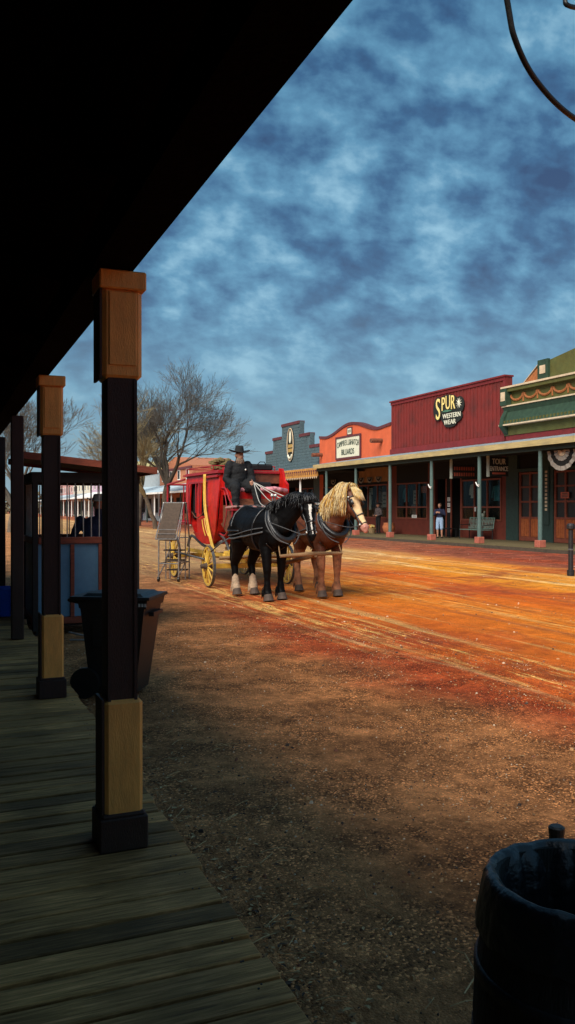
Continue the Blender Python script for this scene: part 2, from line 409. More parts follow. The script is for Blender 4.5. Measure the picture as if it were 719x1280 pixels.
# ------------------------------------------------------------------ ground
mb = MB()
NX, NY = 130, 200
xs = [-1.2 + i*(24.5/NX) for i in range(NX+1)]
ys = [.2 + (i/NY)**1.7*75 for i in range(NY+1)]
def gz(x, y):
    e = min(1, max(0, (x-1.3)/2), ) * min(1, max(0, (19.4-x)/1.5))
    z = (noise.noise(V((x*.5, y*.12, 0)))*.05 + noise.noise(V((x*2.2, y*.7, 3)))*.018)*e
    for cx, w in ((4.85,.16),(6.6,.15),(12.4,.2),(14.2,.25),(9,.15)):
        z -= .028*math.exp(-((x-cx-.3*noise.noise(V((y*.1,cx,0))))/w)**2)*e
    return z - .005
vs = [(x, y, gz(x, y) if (0<j<NY and 0<i<NX) else -.005) for j, y in enumerate(ys) for i, x in enumerate(xs)]
fs = [(j*(NX+1)+i, j*(NX+1)+i+1, (j+1)*(NX+1)+i+1, (j+1)*(NX+1)+i) for j in range(NY) for i in range(NX)]
mb.add(vs, fs)
X0, X1, Y0, Y1 = xs[0], xs[-1], ys[0], ys[-1]
B = 1500
# the flat rest of the sheet, joined edge to edge
def q(a,b,c,d): mb.add([(a,c,-.005),(b,c,-.005),(b,d,-.005),(a,d,-.005)], [(0,1,2,3)])
q(-B,B,Y1,B); q(-B,B,-B,Y0); q(-B,X0,Y0,Y1); q(X1,B,Y0,Y1)
gobj = mb.build('ground', ground_mat(), fix=False, smooth=True); tag(gobj, kind='structure')

# loose gravel and leaves in the foreground
rs = [mat('gravel_brown', (.46,.24,.10), .9, .5, 40), mat('gravel_grey', (.66,.50,.34), .9, .4, 40), mat('gravel_dark', (.06,.04,.03), .9, .4, 40), mat('gravel_red', (.24,.09,.05), .9, .4, 40)]
mb = MB()
for i in range(30000):
    y = .7 + random.random()**1.5*11; x = 1.0 + random.random()**1.05*5.2
    if noise.noise(V((x*1.3,y*1.3,4)))+.25*noise.noise(V((x*5,y*5,1))) < random.uniform(-.5,.25): continue
    r = random.choice((.003,.004,.004,.005,.006,.008)) * (2.2 if random.random() < .02 else 1) * (.7+.6*random.random())
    a = random.random()*PI; ca, sa = math.cos(a), math.sin(a)
    z = gz(x, y); f = .55+.3*random.random(); w = .6+.4*random.random()
    P = [(r,0,0),(0,r*w,0),(-r,0,0),(0,-r*w,0)]
    vs = [(x+p[0]*ca-p[1]*sa, y+p[0]*sa+p[1]*ca, z) for p in P]
    vs += [(x+(p[0]*ca-p[1]*sa)*.5+r*.1, y+(p[0]*sa+p[1]*ca)*.5, z+r*f) for p in P]
    mb.add(vs, [(0,1,5,4),(1,2,6,5),(2,3,7,6),(3,0,4,7),(4,5,6,7)], random.choice((0,0,0,1,2,2,3)))
for i in range(1600):   # scattered pebbles out on the street
    x = random.uniform(4,19.5); y = random.uniform(5,32); r = random.uniform(.008,.022); z = gz(x,y); a = random.random()*6.3; f = .5
    P = [(r*math.cos(a+k*1.57)*(.7 if k%2 else 1), r*math.sin(a+k*1.57)*(.7 if k%2 else 1)) for k in range(4)]
    mb.add([(x+p,y+q_,z-.002) for p,q_ in P]+[(x+p*.5,y+q_*.5,z+r*f) for p,q_ in P], [(0,1,5,4),(1,2,6,5),(2,3,7,6),(3,0,4,7),(4,5,6,7)], random.choice((0,2,3,3,1)))
tag(mb.build('gravel', rs, fix=False), 'brown gravel strewn over the ground beside the boardwalk', 'gravel', kind='stuff')
mb = MB()
lm = [mat('dry_leaf_brown', (.30,.15,.06), .9, .4, 20), mat('dry_leaf_tan', (.55,.36,.17), .9, .4, 20), mat('dry_leaf_dark', (.07,.04,.025), .9, .4, 20)]
for i in range(3200):
    y = .9 + random.random()**1.2*8; x = .99 + abs(random.gauss(0,.16)) + (.15 if random.random()<.2 else 0)
    if random.random() < .2: x += random.random()*2.5
    r = .007 + .014*random.random()**2; a = random.random()*6.3; z = gz(x,y)+.004+random.random()*.012
    t1, t2 = random.uniform(-.6,.6), random.uniform(-.6,.6)
    ca, sa = math.cos(a), math.sin(a)
    P = [(-r,0,0),(0,-r*.45,r*t1),(r,0,r*t2*.5),(0,r*.45,r*t2),]
    mb.add([(x+p[0]*ca-p[1]*sa, y+p[0]*sa+p[1]*ca, z+abs(p[2])*.6) for p in P], [(0,1,2,3)], random.choice((0,1,2,0)))
for i in range(130):
    y = 1.0+random.random()*5; x = 1.0+abs(random.gauss(0,.35)); a = random.random()*6.3; l = .04+.1*random.random(); z = gz(x,y)+.01
    mb.tube([(x,y,z),(x+l*.5*math.cos(a)+.01,y+l*.5*math.sin(a),z+.008),(x+l*math.cos(a),y+l*math.sin(a),z)], .0016, 3, 1)
mb.tube([(1.62,2.35,.012),(1.72,2.42,.02),(1.76,2.55,.02),(1.73,2.62,.012)], .003, 4, 1)
tag(mb.build('dry_leaves', lm, fix=False), 'dry leaves and straw gathered along the boardwalk edge', 'leaves', kind='stuff')

# ------------------------------------------------------------------ near boardwalk
mb = MB()
y = -2.0
while y < 21:
    w = random.choice((.135,.14,.14,.19,.145)); x1 = .998 + random.uniform(-.010,.012)
    z = .148 + random.uniform(-.003,.003)
    mb.cbox(((x1-1.75)/2, y+w/2, z-.017), (x1+1.75, w-random.uniform(.013,.022), .036), 0, Matrix.Rotation(random.uniform(-.0012,.0012),3,'Z') @ Matrix.Rotation(random.uniform(-.012,.012),3,'X'), bev=.005)
    y += w
for yy in range(0): pass
o = mb.build('boardwalk', [M['boards'], M['board_edge']]); tag(o, kind='structure')
mb = MB(); mb.box(-1.74,.93,-2,21,.113,.116); mb.build('gap_shade_sheet', M['porch_dark'], o)  # black sheet added so the gaps between the boards look shaded
mb = MB(); mb.box(.88,.94,-2,21,-.05,.112); mb.box(-1.7,-1.6,-2,21,-.05,.112); mb.box(-.4,-.3,-2,21,-.05,.112)
mb.build('stringer', M['board_edge'], o)
mb = MB()
for i in range(int(23/.15)):
    for xx in (.925, .902):
        yy = -2+i*.15+.07
        mb.lathe((xx+random.uniform(-.01,.01), yy+random.uniform(-.03,.03), .1485), [(.0045,0),(.0035,.0022)], 6)
mb.build('nail', M['iron'], o)

# ------------------------------------------------------------------ near building with the porch the photo is taken from
near = thing('shop_building', 'dark building on the near side whose deep porch roof frames the view', 'building', (-1.75,0,0))
def nb(mbx, name, m, parent=None, **k):
    """mesh given in world coordinates, parented under a thing: shift to its local frame"""
    p = parent or near
    root = p
    off = V((0,0,0))
    while root is not None:
        off += root.location; root = root.parent
    mbx.v = [(a-off.x, b-off.y, c-off.z) for a,b,c in mbx.v]
    return mbx.build(name, m, p, **k)
mb = MB()
NBZ = 5.4
mb.box(-9,-1.75,-14,24,-.05,NBZ)
for k in range(21): mb.cbox((-1.742, 5, .3+k*.24), (.03, 38, .225), 0, Matrix.Rotation(-.06,3,'Y'))
nb(mb, 'wall', M['dark_wall'])
mb = MB()
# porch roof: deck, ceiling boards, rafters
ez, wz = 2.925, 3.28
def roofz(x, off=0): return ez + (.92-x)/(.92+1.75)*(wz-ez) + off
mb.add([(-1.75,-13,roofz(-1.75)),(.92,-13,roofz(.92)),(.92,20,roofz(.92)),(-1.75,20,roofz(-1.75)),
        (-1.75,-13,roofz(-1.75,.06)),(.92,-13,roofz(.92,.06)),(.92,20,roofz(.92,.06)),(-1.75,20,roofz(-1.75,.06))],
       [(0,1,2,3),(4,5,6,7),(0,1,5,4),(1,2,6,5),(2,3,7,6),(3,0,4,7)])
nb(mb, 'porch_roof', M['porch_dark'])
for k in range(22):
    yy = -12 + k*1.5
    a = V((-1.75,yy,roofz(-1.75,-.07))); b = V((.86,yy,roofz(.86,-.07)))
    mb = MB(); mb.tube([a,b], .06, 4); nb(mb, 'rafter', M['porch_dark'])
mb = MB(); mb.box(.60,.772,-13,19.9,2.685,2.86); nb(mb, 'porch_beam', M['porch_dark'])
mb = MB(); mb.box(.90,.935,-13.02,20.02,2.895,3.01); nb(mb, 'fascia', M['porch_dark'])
def near_post(py, plain=False, px=.777):
    mb = MB(); mb.cbox((px,py,1.42),(.135,.135,2.53),0,bev=.008)
    if not plain:
        for s in (-1,1):  # slim corner strips planted on the shaft
            mb.box(px+s*.058-.007,px+s*.058+.007,py-.074,py-.0675,.79,2.21)
    post = nb(mb, 'porch_post', M['post_dark'])
    if plain: return
    # capital
    mb = MB(); mb.cbox((px,py+.004,2.41),(.175,.165,.40),0,bev=.018); mb.cbox((px-.0,py-.080,2.43),(.12,.012,.32),0,bev=.003)
    b = nb(mb, 'capital_block', M['tan'], post)
    mb = MB(); mb.cbox((px,py+.004,2.642),(.205,.20,.082),0,bev=.006)
    nb(mb, 'capital_moulding', M['tan'], post)
    mb = MB(); mb.cbox((px+.004,py-.01,.545),(.168,.150,.52),0,bev=.016); nb(mb, 'base_block', M['tan'], post)
    mb = MB(); mb.cbox((px-.087,py+.0,.545),(.012,.158,.53),0); nb(mb, 'side_shade_board', M['post_dark'], post)  # dark boards put porch shade on the inner faces of the tan blocks
    mb = MB(); mb.cbox((px-.094,py+.004,2.41),(.010,.16,.40),0); nb(mb, 'side_shade_board', M['post_dark'], post)
    mb = MB(); mb.cbox((px,py,.222),(.212,.212,.145),0,bev=.006)
    mb.cbox((px,py,.30),(.19,.19,.022),0,bev=.008)
    nb(mb, 'plinth', M['post_dark'], post)
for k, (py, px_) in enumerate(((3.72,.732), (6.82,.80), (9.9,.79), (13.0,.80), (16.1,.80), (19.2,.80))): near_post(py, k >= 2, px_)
near_post(-2.4, True)

# blue bucket
t = thing('bucket', 'blue plastic bucket standing on the boardwalk behind the third post', 'bucket', (.80,12.1,.15))
mb = MB(); mb.lathe((0,0,0), [(.115,.002),(.15,.36),(.158,.365),(.158,.40),(.148,.40),(.112,.015)], 24); mb.build('body', M['blue_plastic'], t, smooth=False)
mb = MB(); mb.tube([(.16*math.cos(a),.16*math.sin(a)*.4,.37-.1*math.sin(a)) for a in [PI*k/10 for k in range(11)]], .004, 6); mb.build('handle', M['steel'], t)

# hanging cable
mb = MB()
def wp(u, v, f):   # point on the view ray of the first look at the photo, at a real depth f
    r = (u-360)/1040*f; up = (634-v)/1040*f
    return V((r*math.cos(TH)+f*math.sin(TH), f*math.cos(TH)-r*math.sin(TH), 1.65+up))
ctl = [wp(560,-520,2.6), wp(600,-200,2.75), wp(633,0,2.9), wp(645,55,2.95), wp(672,105,3.05), wp(719,150,3.2), wp(790,185,3.6), wp(900,190,4.4), wp(1010,160,6)]
ctl.append(V((23.8,21.5,6.9))); ctl.insert(0, V((-1.75,3.2,5.38)))
def smooth_path(c, n=8):
    out = []
    for i in range(len(c)-1):
        p0 = c[max(i-1,0)]; p1 = c[i]; p2 = c[i+1]; p3 = c[min(i+2,len(c)-1)]
        for k in range(n):
            t = k/n
            out.append(.5*((2*p1)+(p2-p0)*t+(2*p0-5*p1+4*p2-p3)*t*t+(3*p1-p0-3*p2+p3)*t**3))
    out.append(c[-1]); return out
mb.tube(smooth_path(ctl), .0105, 8)
tag(mb.build('overhead_cable', M['black_plastic'], smooth=True), 'thick black cable drooping in a curve at the top right of the sky', 'cable')
mb = MB(); mb.tube(smooth_path([V((-1.75,5.4,5.38)), wp(640,-70,3.4), wp(700,-8,3.5), wp(735,14,3.6), wp(900,20,5), V((23.8,22.4,6.95))]), .010, 8)
tag(mb.build('overhead_cable', M['black_plastic'], smooth=True), 'short bit of black cable crossing the very top right corner of the sky', 'cable')

# ------------------------------------------------------------------ barrel used as a litter bin, bottom right
bx, by = 1.50, 1.66
t = thing('waste_barrel', 'black barrel lined with a black bin bag in the near right corner', 'barrel', (bx,by,0))
prof = [(.205,.0),(.238,.1),(.262,.22),(.272,.34),(.266,.46),(.246,.58),(.226,.69),(.222,.70),(.205,.70),(.205,.6)]
mb = MB(); mb.lathe((0,0,0), prof, 36, cap=False)
vs = []
mb.build('staves', M['barrel'], t)
for z, r in ((.14,.250),(.30,.273),(.475,.267),(.60,.246)):
    mb = MB(); mb.lathe((0,0,0), [(r-.004,z-.018),(r+.003,z-.016),(r+.001,z+.016),(r-.008,z+.018)], 36, cap=False); mb.build('hoop', M['iron'], t, smooth=True)
# bag: wrinkled film folded over the rim and sagging inside
mb = MB(); n = 120; rings = [(.262,.575),(.259,.60),(.252,.635),(.246,.67),(.239,.70),(.228,.715),(.214,.71),(.200,.675),(.180,.58),(.165,.45),(.14,.32),(.07,.27),(.005,.26)]
vs = []
for j, (r, z) in enumerate(rings):
    for k in range(n):
        a = 2*PI*k/n
        w = noise.noise(V((math.cos(a)*5, math.sin(a)*5, z*2.0)))*.006 + noise.noise(V((math.cos(a)*22, math.sin(a)*22, z*3)))*.0035
        if j < 5: w = abs(w)*1.2 
        zz = z + (noise.noise(V((math.cos(a)*3, math.sin(a)*3, 7)))*.018 + noise.noise(V((math.cos(a)*14, math.sin(a)*14, 7)))*.004) * (1 if j < 2 else .35 if j < 8 else 1)
        if j >= 7: w *= 3.6
        vs.append(((r+w)*math.cos(a), (r+w)*math.sin(a), zz))
fs = [(j*n+k, j*n+(k+1)%n, (j+1)*n+(k+1)%n, (j+1)*n+k) for j in range(len(rings)-1) for k in range(n)]
mb.add(vs, fs); mb.build('bin_bag', M['bag'], t, smooth=True)
p = wp(697,1035,2.75)
mb = MB(); mb.cyl((0,0,-.02),(0,0,p.z-.02),.024,.024,14); mb.lathe((0,0,p.z-.02),[(.026,0),(.027,.02),(.02,.026)],14)
o = mb.build('bollard', M['black_plastic'], loc=(p.x,p.y,0)); tag(o, 'short black post poking up just behind the bagged barrel', 'post')

# ------------------------------------------------------------------ wheeled bin beside the boardwalk
t = thing('wheeled_bin', 'dark brown wheeled rubbish bin standing between the first two porch posts', 'bin', (1.47,7.42,0), R(-30))
t.scale = (.94,.94,.97)
# local: +x = front, -x = handle and wheels
def frust(mb, z0, z1, a0, a1, mi=0):   # a = (x0,x1,hy)
    vs = [(a0[0],-a0[2],z0),(a0[1],-a0[2],z0),(a0[1],a0[2],z0),(a0[0],a0[2],z0),(a1[0],-a1[2],z1),(a1[1],-a1[2],z1),(a1[1],a1[2],z1),(a1[0],a1[2],z1)]
    mb.add(vs, [(3,2,1,0),(4,5,6,7),(0,1,5,4),(1,2,6,5),(2,3,7,6),(3,0,4,7)], mi)
mb = MB(); frust(mb,.035,.80,(-.22,.21,.20),(-.29,.315,.275)); frust(mb,.80,.875,(-.30,.335,.285),(-.31,.35,.29)); mb.cbox((.345,0,.74),(.05,.3,.035)); mb.cbox((0,-.262,.6),(.35,.02,.28),0)
mb.build('body', M['bin_brown'], t)
mb = MB(); frust(mb,.878,.905,(-.33,.375,.31),(-.33,.37,.305)); frust(mb,.905,.93,(-.28,.30,.25),(-.24,.26,.22)); mb.box(-.40,-.33,-.26,.26,.865,.90)
mb.build('lid', M['black_plastic'], t)
mb = MB(); mb.tube([(-.30,-.22,.84),(-.42,-.22,.865),(-.43,0,.87),(-.42,.22,.865),(-.30,.22,.84)], .016, 8); mb.build('handle', M['black_plastic'], t)
for s in (-1,1):
    mb = MB(); mb.cyl((-.245,s*.245,.135),(-.245,s*.305,.135),.135,.135,24); mb.build('wheel', M['black_plastic'], t)
mk = mat('pale_bin_marks', (.4,.4,.38), .7, .2, 9)
mb = MB()
for k in range(5): mb.cbox((.22+k*.028,-.290,.835),(.018,.003,.028))
mb.build('number_marking', mk, t)
mb = MB()
for a in range(20):
    th = 2*PI*a/20; mb.cbox((.12+.05*math.cos(th),-.2705+.002*0,.69+.05*math.sin(th)),(.016,.012,.016))
mb.cbox((.11,-.2705,.70),(.035,.012,.012)); mb.cbox((.13,-.2705,.68),(.012,.012,.04))
mb.build('round_emblem', mk, t)
# ------------------------------------------------------------------ figures (one skin each: shapes merged by voxel remesh)
class Fig:
    def __init__(s): s.mb = MB(); s.tags = []
    def limb(s, pts, rad, mi, rl=None, lat=None, n=14):
        s.mb.tube(pts, rad, n, 0, True, rl, lat)
        pts = [V(p) for p in pts]
        s.mb.ball(pts[0], (min(rad[0], (rl or rad)[0]))*.98, 10); s.mb.ball(pts[-1], (min(rad[-1], (rl or rad)[-1]))*.98, 10)
        for i in range(len(pts)-1):
            r0 = rad[i] if rl is None else (rad[i]+rl[i])/2; r1 = rad[i+1] if rl is None else (rad[i+1]+rl[i+1])/2
            s.tags.append((pts[i], pts[i+1], r0, r1, mi))
    def ball(s, c, r, mi):
        s.mb.ball(c, r, 14); r = r if isinstance(r,(tuple,list)) else (r,)*3
        s.tags.append((V(c), V(c), sum(r)/3, sum(r)/3, mi))
    def build(s, name, mats, parent, voxel, smooth=4, override=None, wrinkle=0):
        o = s.mb.build(name+'_raw', mats[0])
        m = o.modifiers.new('r','REMESH'); m.mode = 'VOXEL'; m.voxel_size = voxel; m.use_smooth_shade = True
        sm = o.modifiers.new('s','SMOOTH'); sm.factor = .5; sm.iterations = smooth
        dg = bpy.context.evaluated_depsgraph_get(); me = bpy.data.meshes.new_from_object(o.evaluated_get(dg))
        bpy.data.objects.remove(o)
        me.name = name; me.materials.clear()
        for q_ in mats: me.materials.append(q_)
        idx = []
        for p in me.polygons:
            c = p.center; best = 1e9; bi = 0
            for a, b, r0, r1, mi in s.tags:
                d = b-a; l2 = d.length_squared; t = 0 if l2 < 1e-12 else max(0, min(1, (c-a).dot(d)/l2))
                v = (c-a-d*t).length - (r0+(r1-r0)*t)
                if v < best: best = v; bi = mi
            if override:
                k = override(c, bi); bi = bi if k is None else k
            idx.append(bi)
        me.polygons.foreach_set('material_index', idx); me.polygons.foreach_set('use_smooth', [True]*len(idx))
        if wrinkle:
            nrm = [v.normal.copy() for v in me.vertices]; cos = []
            for v, n_ in zip(me.vertices, nrm):
                q_ = v.co; a = noise.noise(V((q_.x*9,q_.y*9,q_.z*16)))*wrinkle + noise.noise(V((q_.x*24,q_.y*24,q_.z*30+5)))*wrinkle*.5
                cos += list(q_ + n_*a)
            me.vertices.foreach_set('co', cos)
        o = bpy.data.objects.new(name, me); C.objects.link(o); o.parent = parent
        return o

def hand(F, w, d, palm_n, side, mi, curl=.5, sc=1.0):
    """wrist w, direction d, palm normal palm_n, thumb side vector side"""
    d = V(d).normalized(); side = V(side); side = (side - d*side.dot(d)).normalized(); pn = d.cross(side).normalized()
    if pn.dot(V(palm_n)) < 0: pn = -pn
    w = V(w); k = w + d*.085*sc
    F.limb([w, w+d*.04*sc, k], [.022*sc,.02*sc,.018*sc], mi, [.026*sc,.04*sc,.042*sc], side)
    for i, (off, L) in enumerate(((.032,.072),(.011,.08),(-.011,.075),(-.032,.058))):
        b = k + side*off*sc; a1 = (d*math.cos(curl*.6)+pn*math.sin(curl*.6)); a2 = (d*math.cos(curl*1.6)+pn*math.sin(curl*1.6)); a3 = (d*math.cos(curl*2.4)+pn*math.sin(curl*2.4))
        p1 = b + a1*L*.45*sc; p2 = p1 + a2*L*.33*sc; p3 = p2 + a3*L*.25*sc
        F.limb([b-d*.02, p1, p2, p3], [.0105*sc,.0098*sc,.009*sc,.0078*sc], mi, n=8)
    b = w + d*.03*sc + side*.03*sc; p1 = b + (side*.8+d*.6).normalized()*.035*sc; p2 = p1 + (side*.3+d*.9+pn*.3).normalized()*.032*sc
    F.limb([b, p1, p2], [.014*sc,.011*sc,.009*sc], mi, n=8)

def head(F, c, fwd, mi, sc=1.0, hair=None):
    """c = centre of the skull; fwd horizontal face direction"""
    c = V(c); f = V(fwd).normalized(); l = V((0,0,1)).cross(f).normalized()
    T = lambda a, b, z: c + f*a*sc + l*b*sc + V((0,0,z*sc))
    F.ball(T(-.01,0,.02), (.082*sc,.082*sc,.105*sc), mi)
    F.limb([T(.03,0,.0), T(.045,0,-.06), T(.035,0,-.095)], [.06*sc,.045*sc,.03*sc], mi, [.062*sc,.05*sc,.032*sc], l)
    F.limb([T(.08,0,.005), T(.105,0,-.03)], [.010*sc,.015*sc], mi, n=8)
    for s in (-1,1):
        F.ball(T(-.005,s*.082,-.005), (.018*sc,.010*sc,.028*sc), mi)
        F.ball(T(.074,s*.03,.012), .012*sc, mi)
        F.ball(T(.07,s*.032,.032), (.014*sc,.02*sc,.008*sc), mi)
    F.ball(T(.078,0,-.065), (.012*sc,.026*sc,.010*sc), mi)

def hat(parent, c, name, m, tilt=0, brim=.17, crown=.10, rz=0):
    mb = MB(); n = 28
    prof = [(.001,crown+.0),(.05,crown),(.074,crown*.93),(.086,crown*.6),(.094,.012),(.10,.004),(brim*.8,.004),(brim,.014),(brim+.001,.008),(brim*.8,-.004),(.09,-.004)]
    vs = []
    for r, z in prof:
        for k in range(n):
            a = 2*PI*k/n; zz = z
            if r > .11: zz += .035*((r-.1)/(brim-.1))*math.sin(a)**2 - .01*((r-.1)/(brim-.1))*math.cos(a)**2
            if z > crown*.8: zz -= .018*max(0, math.cos(a)**2)*(1 if r < .06 else .4)
            vs.append((r*1.05*math.cos(a), r*.95*math.sin(a), zz))
    fs = [(j*n+k, j*n+(k+1)%n, (j+1)*n+(k+1)%n, (j+1)*n+k) for j in range(len(prof)-1) for k in range(n)]
    mb.add(vs, fs); o = mb.build(name, m, parent, smooth=True, loc=c); o.rotation_euler = (0, tilt, rz); return o

def arm(F, sh, el, wr, mi, r=(.062,.052,.04,.034)):
    sh, el, wr = V(sh), V(el), V(wr)
    F.limb([sh, sh.lerp(el,.5), el, el.lerp(wr,.45), wr], [r[0]*1.05, r[0]*.95, r[1], r[1]*.95, r[3]], mi)
def leg(F, hp, kn, an, mi, r=(.092,.064,.052,.05)):
    hp, kn, an = V(hp), V(kn), V(an)
    F.limb([hp, hp.lerp(kn,.5), kn, kn.lerp(an,.4), an], [r[0], r[0]*.9, r[1], r[2]*1.1, r[3]], mi)
def shoe(F, an, d, mi):
    an = V(an); d = V(d).normalized()
    F.limb([an+V((0,0,-.03))-d*.05, an+V((0,0,-.055))+d*.05, an+V((0,0,-.068))+d*.16], [.045,.035,.022], mi, [.04,.045,.038], V((0,0,1)).cross(d))

def standing(name, label, loc, rz, mats, h=1.72, arms='down', hatm=None, shorts=False, voxel=.016, step=.0, hairm=True, wide=1.0):
    """x forward, y left. mats: skin, top, legs, shoe"""
    t = thing(name, label, 'person', loc, rz); F = Fig(); k = h/1.75
    P = lambda x,y,z: (x*k, y*k*wide, z*k)
    F.limb([P(0,0,.95),P(0,0,1.08),P(.0,0,1.25),P(0,0,1.40),P(0,0,1.45)], [.115*k,.105*k,.115*k,.10*k,.06*k], 1, [.155*k*wide,.14*k*wide,.17*k*wide,.165*k*wide,.12*k], V((0,1,0)))
    F.limb([P(0,0,.88),P(0,0,.98)], [.11*k,.115*k], 2, [.16*k*wide,.16*k*wide], V((0,1,0)))
    F.limb([P(0,0,1.44),P(.01,0,1.54)], [.055*k,.052*k], 0)
    head(F, P(.015,0,1.62), (1,0,0), 0, k)
    for s in (-1,1):
        hp = P(0,s*.09,.9); kn = P(.02+s*step,s*.10,.49); an = P(-.01+s*step*1.2,s*.10,.09)
        if shorts:
            kk = V(hp).lerp(V(kn),1.0)
            F.limb([hp, kn], [.095*k,.09*k], 2); F.limb([kk+V((0,0,.03)), V(kn).lerp(V(an),.4), an], [.058*k,.055*k,.038*k], 0)
        else: leg(F, hp, kn, an, 2)
        shoe(F, an, (1,s*.15,0), 3)
        sh = P(0,s*.185,1.40)
        if arms == 'down': el = P(-.03,s*.25,1.13); wr = P(.05,s*.25,.89); hd=(.15,0,-1)
        elif arms == 'chest': el = P(.02,s*.27,1.14); wr = P(.22,s*.10,1.25); hd=(.5,-s*.7,.4)
        else: el = P(-.02,s*.27,1.12); wr = P(.20,s*.16,1.02); hd=(1,-s*.4,0)
        arm(F, sh, el, wr, 1); hand(F, wr, hd, (0,-s,0), (1,0,0) if arms=='down' else (0,0,1), 0, .6, k)
    b = F.build('body', mats, t, voxel, 3, wrinkle=.008)
    if hatm: hat(t, P(.01,0,1.675), 'hat', hatm)
    elif hairm:
        mb = MB(); mb.ball(P(-.018,0,1.655), (.095*k,.092*k,.10*k), 16)
        mb.v = [v for v in mb.v]; mb.build('hair', M['hair'], t, smooth=True)
    return t

# ------------------------------------------------------------------ horses
def catmull(c, n=5): return smooth_path([V(p) for p in c], n)
def horse(label, loc, rz, kind):
    t = thing('horse', label, 'horse', loc, rz, None); F = Fig(); K = 1.08
    A = lambda x,y,z: V((x*K, y*K, z*K))
    Y = V((0,1,0))
    sec = [(-.93,.05,.08,1.28),(-.87,.17,.19,1.26),(-.76,.25,.27,1.24),(-.6,.30,.31,1.22),(-.4,.30,.32,1.19),(-.12,.33,.36,1.14),(.12,.33,.37,1.14),(.35,.29,.36,1.17),(.52,.25,.31,1.19),(.66,.18,.23,1.18),(.73,.09,.12,1.17)]
    F.limb([A(x,0,z) for x,ry,rz_,z in sec], [q_[2]*K for q_ in sec], 0, [q_[1]*K for q_ in sec], Y, n=20)
    F.ball(A(.24,0,1.44), (.24*K,.10*K,.12*K), 0); F.ball(A(-.55,0,1.42), (.26*K,.18*K,.13*K), 0)
    for s in (-1,1): F.ball(A(.60,s*.10,1.04), (.13*K,.12*K,.17*K), 0)
    if kind == 'black': poll = A(1.24,.14,1.64); yaw = R(-18); pitch = R(62); hl = .68*K; neck_y = .05
    else: poll = A(1.10,.10,1.74); yaw = R(24); pitch = R(60); hl = .68*K; neck_y = .03
    b0 = A(.46,0,1.24); b3 = poll
    m1 = b0.lerp(b3,.38)+V((0,neck_y*.3,.05)); m2 = b0.lerp(b3,.72)+V((0,neck_y,.09))
    npts = [b0, m1, m2, poll+V((-.02,0,-.02))]
    latn = [Y, Y, V((-math.sin(yaw*.5),math.cos(yaw*.5),0)), V((-math.sin(yaw),math.cos(yaw),0))]
    F.limb(npts, [.33*K,.235*K,.17*K,.12*K], 0, [.19*K,.13*K,.10*K,.08*K], latn)
    hd = V((math.cos(yaw)*math.cos(pitch), math.sin(yaw)*math.cos(pitch), -math.sin(pitch)))
    hlat = V((-math.sin(yaw), math.cos(yaw), 0)); hfront = hlat.cross(hd).normalized()
    if hfront.dot(V((math.cos(yaw),math.sin(yaw),0))) < 0: hfront = -hfront
    H = lambda d, l=0, f=0: poll + hd*(d*hl) + hlat*l*K + hfront*f*K
    ds = [(-.04,.075,.075,.0),(.12,.098,.115,-.02),(.28,.105,.145,-.045),(.42,.088,.12,-.035),(.6,.064,.082,-.012),(.78,.058,.070,-.004),(.92,.062,.072,-.004),(1.0,.045,.05,-.012)]
    F.limb([H(d,0,f) for d,a,b,f in ds], [b*K for d,a,b,f in ds], 0, [a*K for d,a,b,f in ds], hlat)
    for s in (-1,1):
        F.ball(H(.30,s*.06,-.085), (.085*K,.05*K,.10*K), 0)          # jowl
        F.ball(H(.27,s*.082,.035), (.030*K,.024*K,.034*K), 0)          # brow and eye
        F.ball(H(.93,s*.045,.035), (.024*K,.02*K,.03*K), 0)           # nostril
        e0 = H(-.02,s*.055,.01); e1 = e0 + V((0,0,.15*K)) + hlat*s*.02*K + hfront*.02
        F.limb([e0, e0.lerp(e1,.45), e1], [.022*K,.024*K,.008*K], 0, [.03*K,.034*K,.008*K], hlat, n=10)
    T = 1.24
    feet = []
    for s in (-1,1):
        dx = {('black',-1):(.02,-.03),('black',1):(-.10,.03),('sorrel',-1):(.03,0),('sorrel',1):(-.04,.05)}[(kind,s)]
        y = s*.16; f = dx[0]
        F.limb([A(.44,s*.13,1.16),A(.37+f*.3,s*.16,.90),A(.42+f*.6,y,.70),A(.435+f*.8,y,.50),A(.43+f,y,.32),A(.43+f,y,.16),A(.46+f,y,.09)], [q_*K*T for q_ in (.19,.105,.075,.060,.042,.056,.056)], 1, [q_*K*T for q_ in (.11,.085,.068,.055,.040,.055,.055)], Y)
        feet.append((A(.475+f,y,0), 0, 0))
        y = s*.155; f = dx[1]
        if kind == 'sorrel' and s == 1:   # resting hind hoof, tipped and lifted
            F.limb([A(-.62,s*.14,1.2),A(-.44,s*.17,.94),A(-.50,y,.78),A(-.66,y,.58),A(-.56,y,.38),A(-.50,y,.24),A(-.46,y,.18)], [q_*K*T for q_ in (.24,.16,.10,.066,.046,.056,.05)], 1, [q_*K*T for q_ in (.15,.12,.08,.058,.042,.055,.05)], Y)
            feet.append((A(-.43,y,.075), R(35), 0))
        else:
            F.limb([A(-.64,s*.14,1.2),A(-.52+f*.3,s*.17,.92),A(-.62+f*.6,y,.74),A(-.76+f*.8,y,.53),A(-.72+f,y,.33),A(-.70+f,y,.17),A(-.665+f,y,.09)], [q_*K*T for q_ in (.25,.17,.10,.068,.048,.062,.06)], 1, [q_*K*T for q_ in (.15,.12,.08,.058,.044,.062,.06)], Y)
            feet.append((A(-.65+f,y,0), 0, 0))
